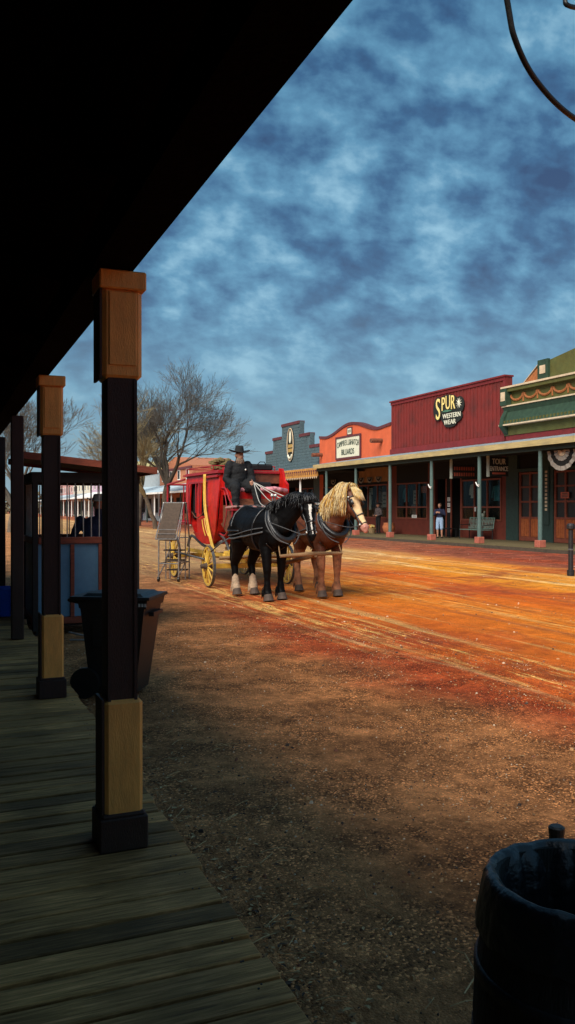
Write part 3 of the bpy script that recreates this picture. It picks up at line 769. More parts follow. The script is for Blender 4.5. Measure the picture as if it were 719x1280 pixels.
    if kind == 'black':
        mats = [M['horse_black'], M['horse_black'], M['horse_white'], M['horse_sock']]
        def ov(c, bi):
            if c.x < -.4 and c.z < .36 + .03*math.sin(c.x*40+c.y*30): return 3
            q_ = c - poll; d = q_.dot(hd)/hl; l = q_.dot(hlat)/K; f = q_.dot(hfront)
            if .18 < d < .92 and f > .01 and c.z < 1.75:
                w = .024 if d < .32 else (.018 if d < .55 else .009)
                if abs(l + .004*math.sin(d*20)) < w: return 2
    else:
        mats = [M['horse_sorrel'], M['horse_leg'], M['horse_pale'], M['horse_pink']]
        def ov(c, bi):
            q_ = c - poll; d = q_.dot(hd)/hl; l = q_.dot(hlat)/K; f = q_.dot(hfront)
            if d > .86 and c.x > .9: return 3
            if d > .14 and f > .012 + .02*math.sin(d*9) and abs(l) < .09 and c.x > .9: return 2
            if bi == 1 and c.z > .82: return 0
    body = F.build('body', mats, t, .0145, 4, ov, wrinkle=.0035)
    for c, tip, _ in feet:
        mb = MB(); mb.tube([V((-.012,0,.10*K)),V((0,0,.06*K)),V((.012,0,.0))],[.068*K,.076*K,.090*K],16)
        h = mb.build('hoof', M['hoof'], t, loc=c); h.rotation_euler = (0,tip,0)
    rf_ = random.Random(9)
    for c, tip, _ in feet:
        mb = MB()
        for i in range(60):
            a = rf_.uniform(0,6.3); rr = .050*K*(1.3 if math.cos(a) < 0 else 1); z0 = rf_.uniform(.11,.24)
            p0 = c + V((-.045*K+rr*math.cos(a)*.9, rr*math.sin(a), z0)); l = rf_.uniform(.06,.12)
            mb.tube([p0, p0+V((math.cos(a)*.022,math.sin(a)*.022,-l*.5)), p0+V((math.cos(a)*.030-.004,math.sin(a)*.030,-l))], [.007,.007,.002], 3)
        mb.build('feathering', (M['horse_sock'] if c.x < 0 else M['horse_black']) if kind == 'black' else M['horse_leg'], t, fix=False)
    bvh = BVHTree.FromPolygons([v.co.copy() for v in body.data.vertices], [tuple(p.vertices) for p in body.data.polygons])
    def strap(pts, w=.016, off=.008, n=6, thick=None):
        path = catmull(pts, n); out = []
        for p in path:
            co, no, _, _ = bvh.find_nearest(p)
            out.append(co + no*off)
        # relax
        for _ in range(2):
            out = [out[0]] + [(out[i-1]+out[i]*2+out[i+1])/4 for i in range(1,len(out)-1)] + [out[-1]]
        return out
    def ring(cx, cz, tilt, ry, rz_, a0=0, a1=2*PI, n=22):
        return [A(cx + tilt*math.sin(a), ry*math.cos(a), cz + rz_*math.sin(a)) for a in [a0+(a1-a0)*k/n for k in range(n+1)]]
    # collar and hames
    nd_ = (m1-b0).normalized(); cc = b0.lerp(m1,.42)+V((.01,0,-.03)); cu = Y.cross(nd_).normalized(); cu = -cu if cu.z < 0 else cu
    path = []
    for k in range(33):
        a = 2*PI*k/32; path.append(cc + Y*(.225*K*math.cos(a)*(1-.22*max(0,math.sin(a)))) + cu*(.36*K*math.sin(a)))
    mb = MB(); mb.tube(path, .052, 10, cap=False); col = mb.build('collar', M['harness'], t, smooth=True)
    for s in (-1,1):
        mb = MB(); hp_ = []
        for k in range(13):
            a = -PI*.42 + PI*.90*k/12
            hp_.append(cc - nd_*.035 + Y*s*(.27*K*math.cos(a)*(1-.22*max(0,math.sin(a)))) + cu*(.40*K*math.sin(a)))
        hp_.append(hp_[-1] + V((0,s*.02,.10)))
        mb.tube(hp_, .012, 8); hm = mb.build('hame', M['strap_grey'], t, smooth=True)
        mb = MB(); mb.ball(hp_[-1]+V((0,0,.02)), .032, 10); mb.build('knob', M['brass'], hm, smooth=True)
    # harness straps laid on the skin
    mb = MB()
    def lay(path, r=.013, m=0, rl=None): mb.tube(path, r, 6, m)
    lay(strap(ring(.22,1.14,.06,.36,.42,-PI*.5,PI*1.5), off=.010), .018)
    lay(strap(ring(-.56,1.2,-.02,.34,.36,0,PI), off=.008), .013, 1)
    lay(strap([A(.38,0,1.6),A(.1,0,1.55),A(-.2,0,1.5),A(-.6,0,1.55),A(-.9,0,1.4)], off=.008), .013)
    for s in (-1,1):
        lay(strap([A(.5,s*.3,1.12),A(.15,s*.36,1.06),A(-.3,s*.36,1.0),A(-.7,s*.32,.98)], off=.014), .017, 1)
        lay(strap([A(.5,s*.3,1.19),A(.22,s*.36,1.16),A(-.3,s*.36,1.07),A(-.7,s*.32,1.03)], off=.012), .011, 1)
        lay(strap([A(-.30,s*.33,1.12),A(-.6,s*.33,1.12),A(-.95,s*.16,1.12),A(-1.0,0,1.14)], off=.010), .018, 0)
        lay([A(-.7,s*.31,.98),A(-1.05,s*.33,.86),A(-1.35,s*.35,.72)], .014, 1)
        lay(strap([A(-.56,s*.2,1.45),A(-.75,s*.3,1.3),A(-.92,s*.2,1.14)], off=.008), .011, 0)
        lay(strap([A(.5,s*.2,.95),A(.45,s*.12,.84),A(.2,0,.78)], off=.008), .014, 0)
        # reins/lines over the back
        lay([A(.5,s*.22,1.52),A(.0,s*.16,1.56),A(-.5,s*.12,1.56)], .008, 1)
        # hanging chest loop
        lay(catmull([hd_ for hd_ in (A(.62,s*.24,1.32),A(.80,s*.24,1.12),A(.88,s*.16,1.0),A(.98,s*.05,.94))]), .010, 1)
    mb.build('harness', [M['harness'], M['strap_grey']], t, smooth=True)
    # bridle
    mb = MB()
    def hring(d, ra, rf, f0=0, a0=0, a1=2*PI): return [H(d, ra*math.cos(a), f0+rf*math.sin(a)) for a in [a0+(a1-a0)*k/20 for k in range(21)]]
    lay(strap(hring(.60,.08,.1), off=.006), .013); lay(strap(hring(.10,.12,.13), off=.006), .012); lay(strap(hring(.83,.07,.08), off=.005), .009)
    for s in (-1,1):
        lay(strap([H(.05,s*.1,0),H(.3,s*.12,-.01),H(.6,s*.08,0),H(.83,s*.07,0)], off=.007), .012)
        q_ = H(.27,s*.115,.045); 
        mb.cbox(q_+hlat*s*.012, (.012,.11,.10), 0, Matrix([[hlat.x,hd.x,hfront.x],[hlat.y,hd.y,hfront.y],[hlat.z,hd.z,hfront.z]]))
        mb.ball(H(.83,s*.072,-.01), .022, 8, 1); mb.ball(H(.10,s*.108,.02), .018, 8, 1)
        lay(catmull([H(.84,s*.07,-.02), H(.7,s*.10,-.25), cc+Y*s*.3+V((.05,0,0))]), .006, 2)
    mb.build('bridle', [M['harness'], M['brass'], M['strap_grey']], t, smooth=True)
    # mane
    mb = MB(); rnd = random.Random(3)
    crest = [b0.lerp(m1,.3)+V((0,0,.34)), m1+V((-.11,0,.215)), m2+V((-.09,0,.155)), poll+V((-.06,0,.085)), poll+V((.02,0,.075))]
    cp = catmull(crest, 10)
    nh = 1800 if kind == 'sorrel' else 300
    for i in range(nh):
        tt = rnd.random(); c = cp[min(len(cp)-1,int(tt*len(cp)))] + V((rnd.uniform(-.03,.03),rnd.uniform(-.02,.02),rnd.uniform(-.01,.01)))
        wd = .12 + .06*(1-tt)
        L = (.40 if kind == 'sorrel' else .20)*(.35+.85*rnd.random()); s = -1 if (rnd.random() < .82) else 1
        sw = rnd.uniform(-.16,.10)
        up = rnd.uniform(.02,.12) if kind == 'sorrel' else .012
        pts = [c, c+V((sw*.1,s*wd*.45,up)), c+V((sw*.4,s*wd*.95,up*.6-L*.15)), c+V((sw*.8,s*(wd*1.12+rnd.random()*.03),-L*.6)), c+V((sw*1.3,s*(wd*1.15+rnd.random()*.06),-L))]
        mb.tube(catmull(pts,2), [.0052]+[.005]*7+[.0012], 3, rnd.choice((0,1,1,2) if kind == 'sorrel' else (0,1)))
    # forelock
    for i in range(200 if kind == 'sorrel' else 60):
        c = poll + V((.0,0,.07)) + hlat*rnd.uniform(-.05,.05) + hfront*.03; L = (.26 if kind=='sorrel' else .2)*(.4+.7*rnd.random()); l = rnd.uniform(-.09,.09)
        mb.tube([c, c+hfront*.06+hlat*l*.4+V((0,0,.01)), c+hfront*.09+hlat*l+hd*L*.6, c+hfront*.085+hlat*l*1.3+hd*L], [.007,.007,.006,.002], 3, rnd.choice((0,1,1)))
    mm = [M['mane_gold'], M['mane_pale'], M['mane_shade']] if kind == 'sorrel' else [M['horse_black'], M['harness']]
    mb.build('mane', mm, t, smooth=True, fix=False)
    mb = MB()
    for i in range(160):
        a = rnd.random()*6.3; rr = rnd.random()**.5*.05
        c = A(-.93,0,1.32)+V((0,rr*math.cos(a),rr*math.sin(a)))
        mb.tube(catmull([c, c+V((-.10,0,-.05)), c+V((-.16+rr*math.cos(a),rr*1.5*math.sin(a),-.45)), c+V((-.12+1.6*rr*math.cos(a),2*rr*math.sin(a),-.62-.2*rnd.random()))],2), [.012]*6+[.004], 3, rnd.choice((0,1)))
    mb.build('tail', mm, t, smooth=True, fix=False)
    t['bit_r'] = 0
    W = Matrix.Translation(V(loc)) @ Matrix.Rotation(rz,4,'Z')
    return t, W @ (cc+cu*.40*K), W @ A(.0,0,1.58), W
# heading (sin d, -cos d): local +x maps there -> rotation = d - 90deg
HB, back_b, mid_b, WB = horse('black draft horse with a white blaze and muddy white hind socks, harnessed on the left', (5.42,14.22,0), R(7-90), 'black')
HS, back_s, mid_s, WS = horse('sorrel draft horse with a shaggy blond mane, harnessed beside the black one', (6.66,14.42,0), R(-3-90), 'sorrel')

# ------------------------------------------------------------------ stagecoach (local frame = world axes; front is -y)
CX, CY = 6.0, 16.6
t = coach = thing('stagecoach', 'red stagecoach with yellow wheels standing in the dirt street behind two horses', 'stagecoach', (CX,CY,0))
bot = [(-.15,2.0),(-.10,1.75),(0,1.40),(.12,1.15),(.3,.96),(.55,.87),(.85,.84),(1.2,.86),(1.55,.95),(1.85,1.10),(2.1,1.32),(2.28,1.6),(2.38,1.9),(2.42,2.2)]
def zb(y):
    for i in range(len(bot)-1):
        if bot[i][0] <= y <= bot[i+1][0]:
            return bot[i][1] + (bot[i+1][1]-bot[i][1])*(y-bot[i][0])/(bot[i+1][0]-bot[i][0])
    return bot[-1][1]
ZT = 2.36
opens = [(.74,1.15,1.46,2.20),(1.45,2.02,1.08,2.20)]
mb = MB()
ysam = sorted(set([-.15+k*.05 for k in range(52)] + [.74,1.15,1.45,2.02,2.42]))
ysam = [y for y in ysam if -.15 <= y <= 2.42]
for sx in (-1,1):
    for i in range(len(ysam)-1):
        a, b = ysam[i], ysam[i+1]
        if b-a < 1e-4: continue
        bulge = lambda y, z: sx*(.66 + .06*math.sin(PI*min(1,max(0,(z-.8)/1.6))))
        segs = [(None, ZT)]
        for o0, o1, z0, z1 in opens:
            if a >= o0-1e-6 and b <= o1+1e-6: segs = [(None, z0), (z1, ZT)]
        for lo, hi in segs:
            n = 5; pa = []; pb = []
            la = zb(a) if lo is None else lo; lb = zb(b) if lo is None else lo
            if la > hi: la = hi
            if lb > hi: lb = hi
            for k in range(n+1):
                za = la+(hi-la)*k/n; zc = lb+(hi-lb)*k/n
                pa.append((bulge(a,za), a, za)); pb.append((bulge(b,zc), b, zc))
            ia = [(x-sx*.03,y,z) for x,y,z in pa]; ib = [(x-sx*.03,y,z) for x,y,z in pb]
            m_ = n+1; vs = pa+pb+ia+ib; fs = []
            for k in range(n):
                fs += [(k,k+1,m_+k+1,m_+k),(2*m_+k,3*m_+k,3*m_+k+1,2*m_+k+1),(k,2*m_+k,2*m_+k+1,k+1),(m_+k,m_+k+1,3*m_+k+1,3*m_+k)]
            fs += [(0,m_,3*m_,2*m_),(n,2*m_+n,3*m_+n,m_+n)]
            mb.add(vs, fs)
# shell following the curved bottom, and ends
for i in range(len(bot)-1):
    (a,za),(b,zc) = bot[i], bot[i+1]
    mb.add([(-.66,a,za),(.66,a,za),(.66,b,zc),(-.66,b,zc),(-.66,a,za+.03),(.66,a,za+.03),(.66,b,zc+.03),(-.66,b,zc+.03)], [(0,1,2,3),(4,5,6,7),(0,1,5,4),(1,2,6,5),(2,3,7,6),(3,0,4,7)])
mb.box(-.66,.66,-.155,-.12,1.98,2.355); mb.box(-.66,.66,2.39,2.425,2.18,2.355)
body = mb.build('body', M['red_paint'], t)
mb = MB(); mb.box(-.74,.74,-.22,2.5,2.362,2.40); mb.box(-.70,.70,-.16,2.44,2.402,2.425); mb.build('roof', M['red_bar'], t)
# pillar and door mouldings
mb = MB()
for yy in (1.17,1.43,2.04):
    mb.cbox((-.735,yy,1.85),(.02,.035,.66),0,bev=.004)
mb.cbox((-.735,1.43,2.2),(.02,1.14,.04),0); mb.cbox((-.72,.4,2.3),(.03,1.0,.05),0,bev=.006)
mb.build('door_moulding', M['red_bar'], t)
mb = MB(); mb.box(.15,.20,.3,2.25,1.0,2.34); mb.box(-.6,.6,.15,.62,1.05,1.5); mb.box(-.6,.6,1.98,2.2,1.4,2.1); mb.build('seat_and_shade_panel', M['dark_in'], t)  # seats, plus a black panel added so the openings look shaded
# yellow painted lines on the lower panel and curved yellow stile
for k in range(3):
    mb = MB(); mb.tube(catmull([(-.738,.62+.16*k,1.44-.03*k),(-.738,.50+.17*k,1.22-.02*k),(-.722,.34+.20*k,1.03)],4), .012, 6); mb.build('painted_stripe', M['yellow'], t)
mb = MB(); mb.tube(catmull([(-.75,.66,2.36),(-.77,.61,1.95),(-.78,.52,1.6),(-.78,.33,1.25),(-.80,.05,.95),(-.80,-.18,.72)],5), .022, 8, rl=None)
mb.tube(catmull([(-.77,.70,2.36),(-.79,.65,1.95),(-.80,.56,1.6),(-.80,.37,1.25),(-.82,.09,.95),(-.82,-.14,.72)],5), .014, 6)
mb.build('curved_stile', M['yellow'], t, smooth=True)
mb = MB(); mb.tube(catmull([(-.74,1.75,1.55),(-.77,1.3,1.42),(-.77,.95,1.46),(-.75,.45,1.68)],5), .011, 6); mb.build('hand_strap', M['leather'], t, smooth=True)
# front boot, leather sides
mb = MB(); mb.prism([(-.16,2.0),(-.16,1.35),(-.02,1.30),(-.40,1.12),(-.78,1.38),(-.85,1.66),(-.62,1.80),(-.42,2.02)], 'x', -.62, .62); mb.build('front_boot', M['leather'], t)
mb = MB(); mb.tube(catmull([(-.64,-.15,2.05),(-.65,-.45,2.02),(-.65,-.66,1.82),(-.65,-.86,1.67),(-.65,-.80,1.36),(-.65,-.42,1.08),(-.65,-.05,1.1)],4), .02, 6); 
mb.tube(catmull([(-.64,-.30,2.0),(-.65,-.5,1.6),(-.65,-.3,1.2)],4), .010, 6)
mb.build('boot_trim', M['red_bar'], t, smooth=True)
# driver's box
mb = MB(); mb.cbox((.03,-.38,1.82),(1.30,.44,.28),0,bev=.01); mb.cbox((.03,-.13,2.22),(1.30,.05,.42),0,bev=.01); mb.build('driver_seat', M['red_paint'], t)
for x in (.66,-.60):
    mb = MB(); mb.prism([(-.58,1.9),(-.58,2.13),(-.42,2.22),(-.30,2.46),(-.14,2.48),(-.14,1.9)], 'x', x-.025, x+.025); mb.build('arm_panel', M['red_paint'], t)
mb = MB(); mb.cbox((.03,-.40,2.0),(1.24,.46,.09),0,bev=.035); mb.tube([(-.1,-.63,2.0),(.35,-.645,2.03),(.62,-.64,1.98)], .05, 8); mb.build('seat_blanket', M['cushion'], t, smooth=True)
mb = MB(); mb.cbox((.03,-.165,2.28),(1.24,.02,.26),0,bev=.006); mb.build('seat_back', M['leather'], t)
mb = MB(); mb.tube([(-.70,-.62,1.64),(-.70,-1.0,1.66),(.72,-1.0,1.66),(.72,-.62,1.64)], .022, 8); mb.build('footboard_rail', mat('pinkish_rail',(.45,.22,.2),.5,.2,8), t)
mb = MB(); mb.cbox((0,-.82,1.60),(1.36,.36,.035),0); mb.build('footboard', M['red_bar'], t)
# roof rail, luggage rack frame at the rear
mb = MB()
for x in (-.70,.70):
    mb.tube([(x,.25,2.43),(x,.25,2.53),(x,2.3,2.53),(x,2.3,2.43)], .011, 6)
for y in (.25,1.2,2.3): mb.tube([(-.7,y,2.53),(.7,y,2.53)], .011, 6)
mb.build('roof_rail', M['red_bar'], t)
mb = MB()
for x in (-.72,.72):
    mb.tube([(x,2.42,2.30),(x,4.02,2.22),(x,4.04,1.55)], .026, 6)
    mb.tube([(x,2.30,1.30),(x,4.02,1.30),(x,4.04,1.6)], .022, 6)
for z in (2.22,1.3): mb.tube([(-.72,4.02,z),(.72,4.02,z)], .024, 6)
mb.tube([(-.3,4.02,1.3),(-.3,4.02,2.22)], .016, 6); mb.tube([(.3,4.02,1.3),(.3,4.02,2.22)], .016, 6)
mb.box(-.72,.72,2.42,4.02,1.24,1.29)
mb.build('rear_platform', M['red_bar'], t)
# running gear
mb = MB()
mb.cbox((0,0,.42),(1.62,.09,.10),0,bev=.01); mb.cbox((0,2.75,.50),(1.62,.09,.10),0,bev=.01)
mb.cbox((0,1.37,.50),(.09,2.75,.08),0); mb.box(-.55,-.47,-.35,3.0,.60,.67); mb.box(.47,.55,-.35,3.0,.60,.67)
mb.cbox((-.5,-.2,.66),(.14,.34,.15),0,bev=.02); mb.cbox((0,-.1,.62),(1.2,.12,.12),0,bev=.02)
mb.cbox((-.28,-.42,.70),(.6,.05,.16),0,bev=.01)
mb.build('chassis', M['yellow'], t)
mb = MB()
for x in (-.5,.5):
    mb.tube(catmull([(x,-.3,.70),(x*1.06,0,.98),(x*1.1,.2,1.05)],3), .03, 6); mb.tube(catmull([(x*1.1,.1,.93),(x*1.1,1.2,.76),(x*1.1,2.4,.98),(x,2.9,.72)],4), .035, 6)
    mb.tube([(x,-.45,.62),(x*.9,-.25,1.1),(x*.5,-.3,1.3)], .015, 6)
mb.tube([(-.92,.2,.56),(-.92,2.5,.60)], .022, 8); mb.build('brace', M['strap_grey'], t, smooth=True)
def wheel(x, y, r, s):
    mb = MB(); n = 32
    path = [(x, y+r*.93*math.cos(2*PI*k/n), r+r*.93*math.sin(2*PI*k/n)) for k in range(n+1)]
    vs = []
    for k in range(n):
        a = 2*PI*k/n
        for rr, xx in ((.97,-.026),(.97,.026),(.87,.022),(.87,-.022)): vs.append((x+xx, y+r*rr*math.cos(a), r+r*rr*math.sin(a)))
    fs = []
    for k in range(n):
        k2 = (k+1)%n
        for j in range(4): fs.append((k*4+j, k*4+(j+1)%4, k2*4+(j+1)%4, k2*4+j))
    mb.add(vs, fs)
    for k in range(12):
        a = 2*PI*(k+.5)/12
        mb.tube([(x+s*.03, y+.06*math.cos(a), r+.06*math.sin(a)), (x, y+r*.90*math.cos(a), r+r*.90*math.sin(a))], [.020,.015], 6)
    w = mb.build('wheel', M['yellow'], t)
    mb = MB(); vs = []
    for k in range(n):
        a = 2*PI*k/n
        for rr, xx in ((1.0,-.03),(1.0,.03),(.972,.03),(.972,-.03)): vs.append((x+xx, y+r*rr*math.cos(a), r+r*rr*math.sin(a)))
    mb.add(vs, fs); mb.build('tyre', M['strap_grey'], w)
    mb = MB(); mb.tube([(x-s*.06,y,r),(x+s*.02,y,r),(x+s*.10,y,r),(x+s*.17,y,r)], [.075,.085,.055,.045], 14); mb.build('hub', M['mesh_brown'], w, smooth=False)
for x, s in ((-.88,-1),(.88,1)):
    wheel(x, 0, .425, s); wheel(x, 2.75, .50, s)
# tongue, double tree and neck yoke
mb = MB(); mb.tube([(.04,-.1,.55),(.06,-2.0,.60),(.06,-3.30,.80)], [.045,.04,.03], 10); mb.build('tongue', M['pole_wood'], t)
mb = MB(); mb.tube([(-.85,-.62,.62),(.0,-.66,.66),(.9,-.62,.62)], .035, 8); mb.build('doubletree', M['pole_wood'], t)
mb = MB(); mb.tube([(-.58,-3.22,.80),(0,-3.28,.83),(.66,-3.12,.82)], [.028,.042,.028], 10)
mb.tube([(-.58,-3.22,.80),(-.56,-3.10,.97)], .012, 6); mb.tube([(.66,-3.12,.82),(.66,-3.0,.97)], .012, 6)
mb.build('neck_yoke', M['pole_wood'], t)
# things on the roof
mb = MB()
for i in range(40):
    mb.ball((random.uniform(-.16,.16), random.uniform(-.20,.20), random.uniform(.05,.26)), (.09*random.uniform(.6,1.1), .10*random.uniform(.6,1.1), .05), 6)
o = mb.build('bundle', M['hay'], loc=(CX-.42,CY+.62,2.43)); tag(o, 'brown bundle of hay tied on the coach roof behind the driver', 'bundle')
mb = MB(); mb.cbox((0,0,.075),(.55,.30,.15),0,bev=.04); mb.tube([(-.1,-.15,.13),(-.05,-.2,.19),(.05,-.2,.19),(.1,-.15,.13)], .01, 6)
o = mb.build('duffel_bag', M['cloth_black'], loc=(CX+.35,CY+.30,2.43)); tag(o, 'black bag lying on the coach roof at the driver seat', 'bag')
mb = MB(); mb.cbox((0,0,.06),(.30,.22,.12),0,bev=.03)
o = mb.build('folded_coat', M['cloth_black'], loc=(CX+.20,CY-.36,2.05)); tag(o, 'dark folded coat on the empty half of the driver seat', 'coat')

# driver
t = thing('person', 'bearded driver in black coat and wide hat seated on the coach holding the reins', 'person', (CX-.36,CY-.40,1.95), R(-90))
t.scale = (1.06,1.06,1.06)
# local x forward (-Y world), y left (world +X)
F = Fig()
F.limb([(0,0,.10),(.0,0,.25),(.01,0,.42),(.02,0,.55),(.02,0,.60)], [.15,.155,.16,.125,.07], 1, [.19,.18,.195,.17,.11], V((0,1,0)), n=18)
F.limb([(.02,0,.56),(.03,0,.66)], [.075,.07], 0); head(F, (.055,0,.715), (1,.1,0), 0, 1.04)
for s in (-1,1):
    kn = (.42,s*.21,.10) if s < 0 else (.45,s*.19,.11); an = (.44,s*.21,-.21) if s < 0 else (.50,s*.20,-.21)
    F.limb([(-.02,s*.11,.10),(.2,s*.15,.10),kn], [.135,.12,.09], 2); F.limb([kn,(V(kn)+V(an))/2,an], [.09,.085,.07], 2)
    F.limb([(-.05,s*.12,.12),(.22,s*.16,.17)], [.15,.10], 1)
    shoe(F, V(an)+V((0,0,.0)), (1,0,0), 3)
arm(F, (.01,.175,.53), (.10,.235,.27), (.36,.15,.19), 1, (.092,.075,.062,.055)); hand(F, (.37,.145,.19), (1,-.25,-.1), (0,0,-1), (0,-.2,1), 0, .95, 1.05)
arm(F, (.01,-.175,.53), (.02,-.26,.25), (.24,-.17,.12), 1, (.092,.075,.062,.055)); hand(F, (.25,-.165,.12), (1,.2,-.3), (0,0,-1), (0,.6,.6), 0, .8, 1.05)
F.build('body', [M['skin'], M['cloth_black'], M['cloth_black'], M['shoe']], t, .012, 3, wrinkle=.012)
mb = MB()
for i in range(160):
    a = random.uniform(-1.4,1.4); z = random.uniform(-.05,-.10); r = .066+.012*random.random()
    p0 = V((.065+r*math.cos(a)*.9, r*math.sin(a), .715+z)); mb.tube([p0, p0+V((.02,random.uniform(-.01,.01),-.03)), p0+V((.012,random.uniform(-.02,.02),-.07))], [.008,.008,.002], 4)
mb.build('beard', M['beard'], t, fix=False)
hat(t, (.045,0,.782), 'hat', M['felt'], 0.08, .215, .13)
mb = MB(); mb.ball((.155,.09,.44), .02, 8); mb.build('badge', M['brass'], t)
# reins from his hand over the horses' backs
hw = V((CX-.36+.15, CY-.40-.49, 1.95+.20))
mb = MB()
for tgt in (WB @ V((.5,.25,1.66)), WB @ V((.5,-.22,1.66)), WS @ V((.5,.22,1.70)), WS @ V((.5,-.22,1.70))):
    m1_ = hw.lerp(tgt,.5)-V((0,0,.14)); mb.tube(catmull([hw, m1_, tgt],6), .009, 5)
tag(mb.build('reins', mat('pale_leather_reins',(.42,.40,.36),.6,.2,10), smooth=True), 'pale leather reins running from the driver to the two horses', 'reins')

# ------------------------------------------------------------------ boarding steps beside the coach
t = thing('boarding_steps', 'grey tubular rolling steps with a brown mesh flight beside the coach rear wheel', 'steps', (4.85,18.35,0), R(58))
mb = MB()
for y in (-.23,.23):
    mb.tube([(-.42,y,.06),(-.40,y,.92),(-.05,y,1.75),(.18,y,1.75),(.42,y,.95),(.42,y,.0)], .017, 7)
    mb.tube([(-.62,y,.95),(-.05,y,1.75)], .014, 6); mb.tube([(-.40,y,.40),(.42,y,.40)], .014, 6); mb.tube([(-.40,y,.13),(.1,y,.40)], .013, 6)
    mb.tube([(.05,y,.40),(.42,y,.72)], .012, 6); mb.tube([(.1,y,.02),(.1,y,1.4)], .014, 6)
for x, z in ((-.40,.40),(.42,.40),(-.40,.92),(.18,1.75),(-.05,1.75),(-.62,.95),(.42,.95)): mb.tube([(x,-.23,z),(x,.23,z)], .014, 6)
mb.build('frame', M['steel'], t)
mb = MB(); d = V((.57,0,.80)); rot = Matrix.Rotation(-math.atan2(.80,.57),3,'Y')
mb.cbox((-.335,0,1.35),(.95,.40,.02),0,rot)
mb.build('mesh_panel', M['mesh_brown'], t)
mb = MB()
for k in range(5): mb.tube([(-.56+.06*k*1.3-.01,-.21,1.06+.09*k),(-.56+.06*k*1.3-.01,.21,1.06+.09*k)], .010, 5)
mb.build('rung', M['steel'], t)
for z, x in ((.22,.25),(.45,.12),(.68,.0)):
    mb = MB(); mb.cbox((x,0,z),(.22,.44,.03),0); mb.build('step', M['mesh_brown'], t)
for y in (-.23,.23):
    mb = MB(); mb.cyl((-.42,y-.02,.055),(-.42,y+.02,.055),.055,.055,14); mb.build('caster', M['black_plastic'], t)

# ------------------------------------------------------------------ ticket booth behind the second post
t = booth = thing('ticket_booth', 'small ticket booth with blue panels, red wood rails and barred windows', 'booth', (1.72,11.05,0))
# local: x -.62..+.68, y 0..1.3
bx0, bx1, by0, by1 = -.62, .68, 0, 1.3
for x in (bx0,bx1):
    for y in (by0,by1): mb = MB(); mb.cbox((x,y,1.06),(.07,.07,2.0),0,bev=.005); mb.build('corner_post', M['booth_dark'], t)
mb = MB()
for y in (by0-.0,by1):
    mb.cbox(((bx0+bx1)/2,y,1.22),(bx1-bx0-.07,.085,.085),0,bev=.006); mb.cbox(((bx0+bx1)/2,y,.19),(bx1-bx0-.07,.085,.085),0,bev=.006)
for x in (bx0,bx1):
    mb.cbox((x,.65,1.22),(.085,1.23,.085),0,bev=.006); mb.cbox((x,.65,.19),(.085,1.23,.085),0,bev=.006)
for x in (-.16,.20): mb.cbox((x,-.02,.70),(.05,.05,.94),0,bev=.004)
mb.build('rail', M['booth_wood'], t)
for (a,b,c,d) in ((bx0+.035,bx1-.035,-.008,.012),(bx0+.035,bx1-.035,by1-.01,by1+.01)):
    mb = MB(); mb.box(a,b,c,d,.235,1.175); mb.build('panel', M['booth_blue'], t)
for x in (bx0,bx1):
    mb = MB(); mb.box(x-.01,x+.01,.04,1.26,.235,1.175); mb.build('panel', M['booth_blue'], t)
mb = MB()
for y in (by0,by1):
    for k in range(12):
        x = bx0+.09+k*.103; mb.cyl((x,y,1.26),(x,y,1.96),.008,.008,6)
for x in (bx0,bx1):
    for k in range(11): mb.cyl((x,.13+k*.105,1.26),(x,.13+k*.105,1.96),.008,.008,6)
mb.build('window_bars', M['steel'], t)
mb = MB(); mb.box(bx0-.04,bx1+.04,-.04,.0,1.965,2.10); mb.box(bx0-.04,bx1+.04,1.3,1.34,1.965,2.10); mb.box(bx0-.045,bx0-.01,0,1.3,1.965,2.1); mb.box(bx1+.01,bx1+.045,0,1.3,1.965,2.1)
mb.build('header', M['booth_dark'], t)
mb = MB(); mb.prism([(-.82,2.30),(.88,2.13),(.88,2.165),(-.82,2.335)], 'y', -.22, 1.5); mb.build('roof', M['booth_dark'], t)
mb = MB(); mb.prism([(-.84,2.262),(.90,2.088),(.90,2.175),(-.84,2.349)], 'y', -.255, -.222); mb.prism([(-.84,2.262),(.90,2.088),(.90,2.175),(-.84,2.349)], 'y', 1.502, 1.535)
mb.box(.882,.92,-.2,1.48,2.09,2.175); mb.build('roof_edge', M['booth_wood'], t)
mb = MB(); mb.box(bx0,bx1,0,1.3,.12,.145); 
for x in (bx0+.05,bx1-.05):
    for y in (.08,1.22): mb.cbox((x,y,.06),(.08,.08,.12))
mb.build('floor', M['booth_dark'], t)
standing('person', 'clerk in a dark navy coat and pale hat inside the ticket booth', (2.0,11.6,.147), R(75), [M['skin'],M['cloth_navy'],M['cloth_black'],M['shoe']], 1.66, 'front', M['felt_tan'], voxel=.015, wide=1.4)
mb = MB(); mb.tube([(0,0,.10),(.35,-.25,.03),(.75,-.28,.015)], .012, 6); mb.tube([(.1,.1,.05),(.6,-.2,.02),(.85,-.1,.015)], .01, 6); mb.tube([(.0,-.1,.02),(.7,-.4,.02)], .012, 6)
tag(mb.build('metal_rods', M['steel'], loc=(1.45,10.55,0)), 'thin metal rods lying on the dirt at the foot of the booth', 'rods')

# ------------------------------------------------------------------ far side of the street
FX, WX = 20.6, 23.8     # post line and wall line
def fbox(mb, x0,x1,y0,y1,z0,z1,mi=0): mb.box(x0,x1,y0,y1,z0,z1,mi)
mb = MB()
y = 18
while y < 61.5:
    w = .28; mb.box(20.35, 25.2, y, y+w-.012, .02, .15+random.uniform(-.003,.003)); y += w
o = mb.build('far_boardwalk', M['wood_far']); tag(o, kind='structure')
mb = MB(); mb.box(20.30,20.345,18,61.5,-.02,.12); mb.build('edge_board', M['board_edge'], o)

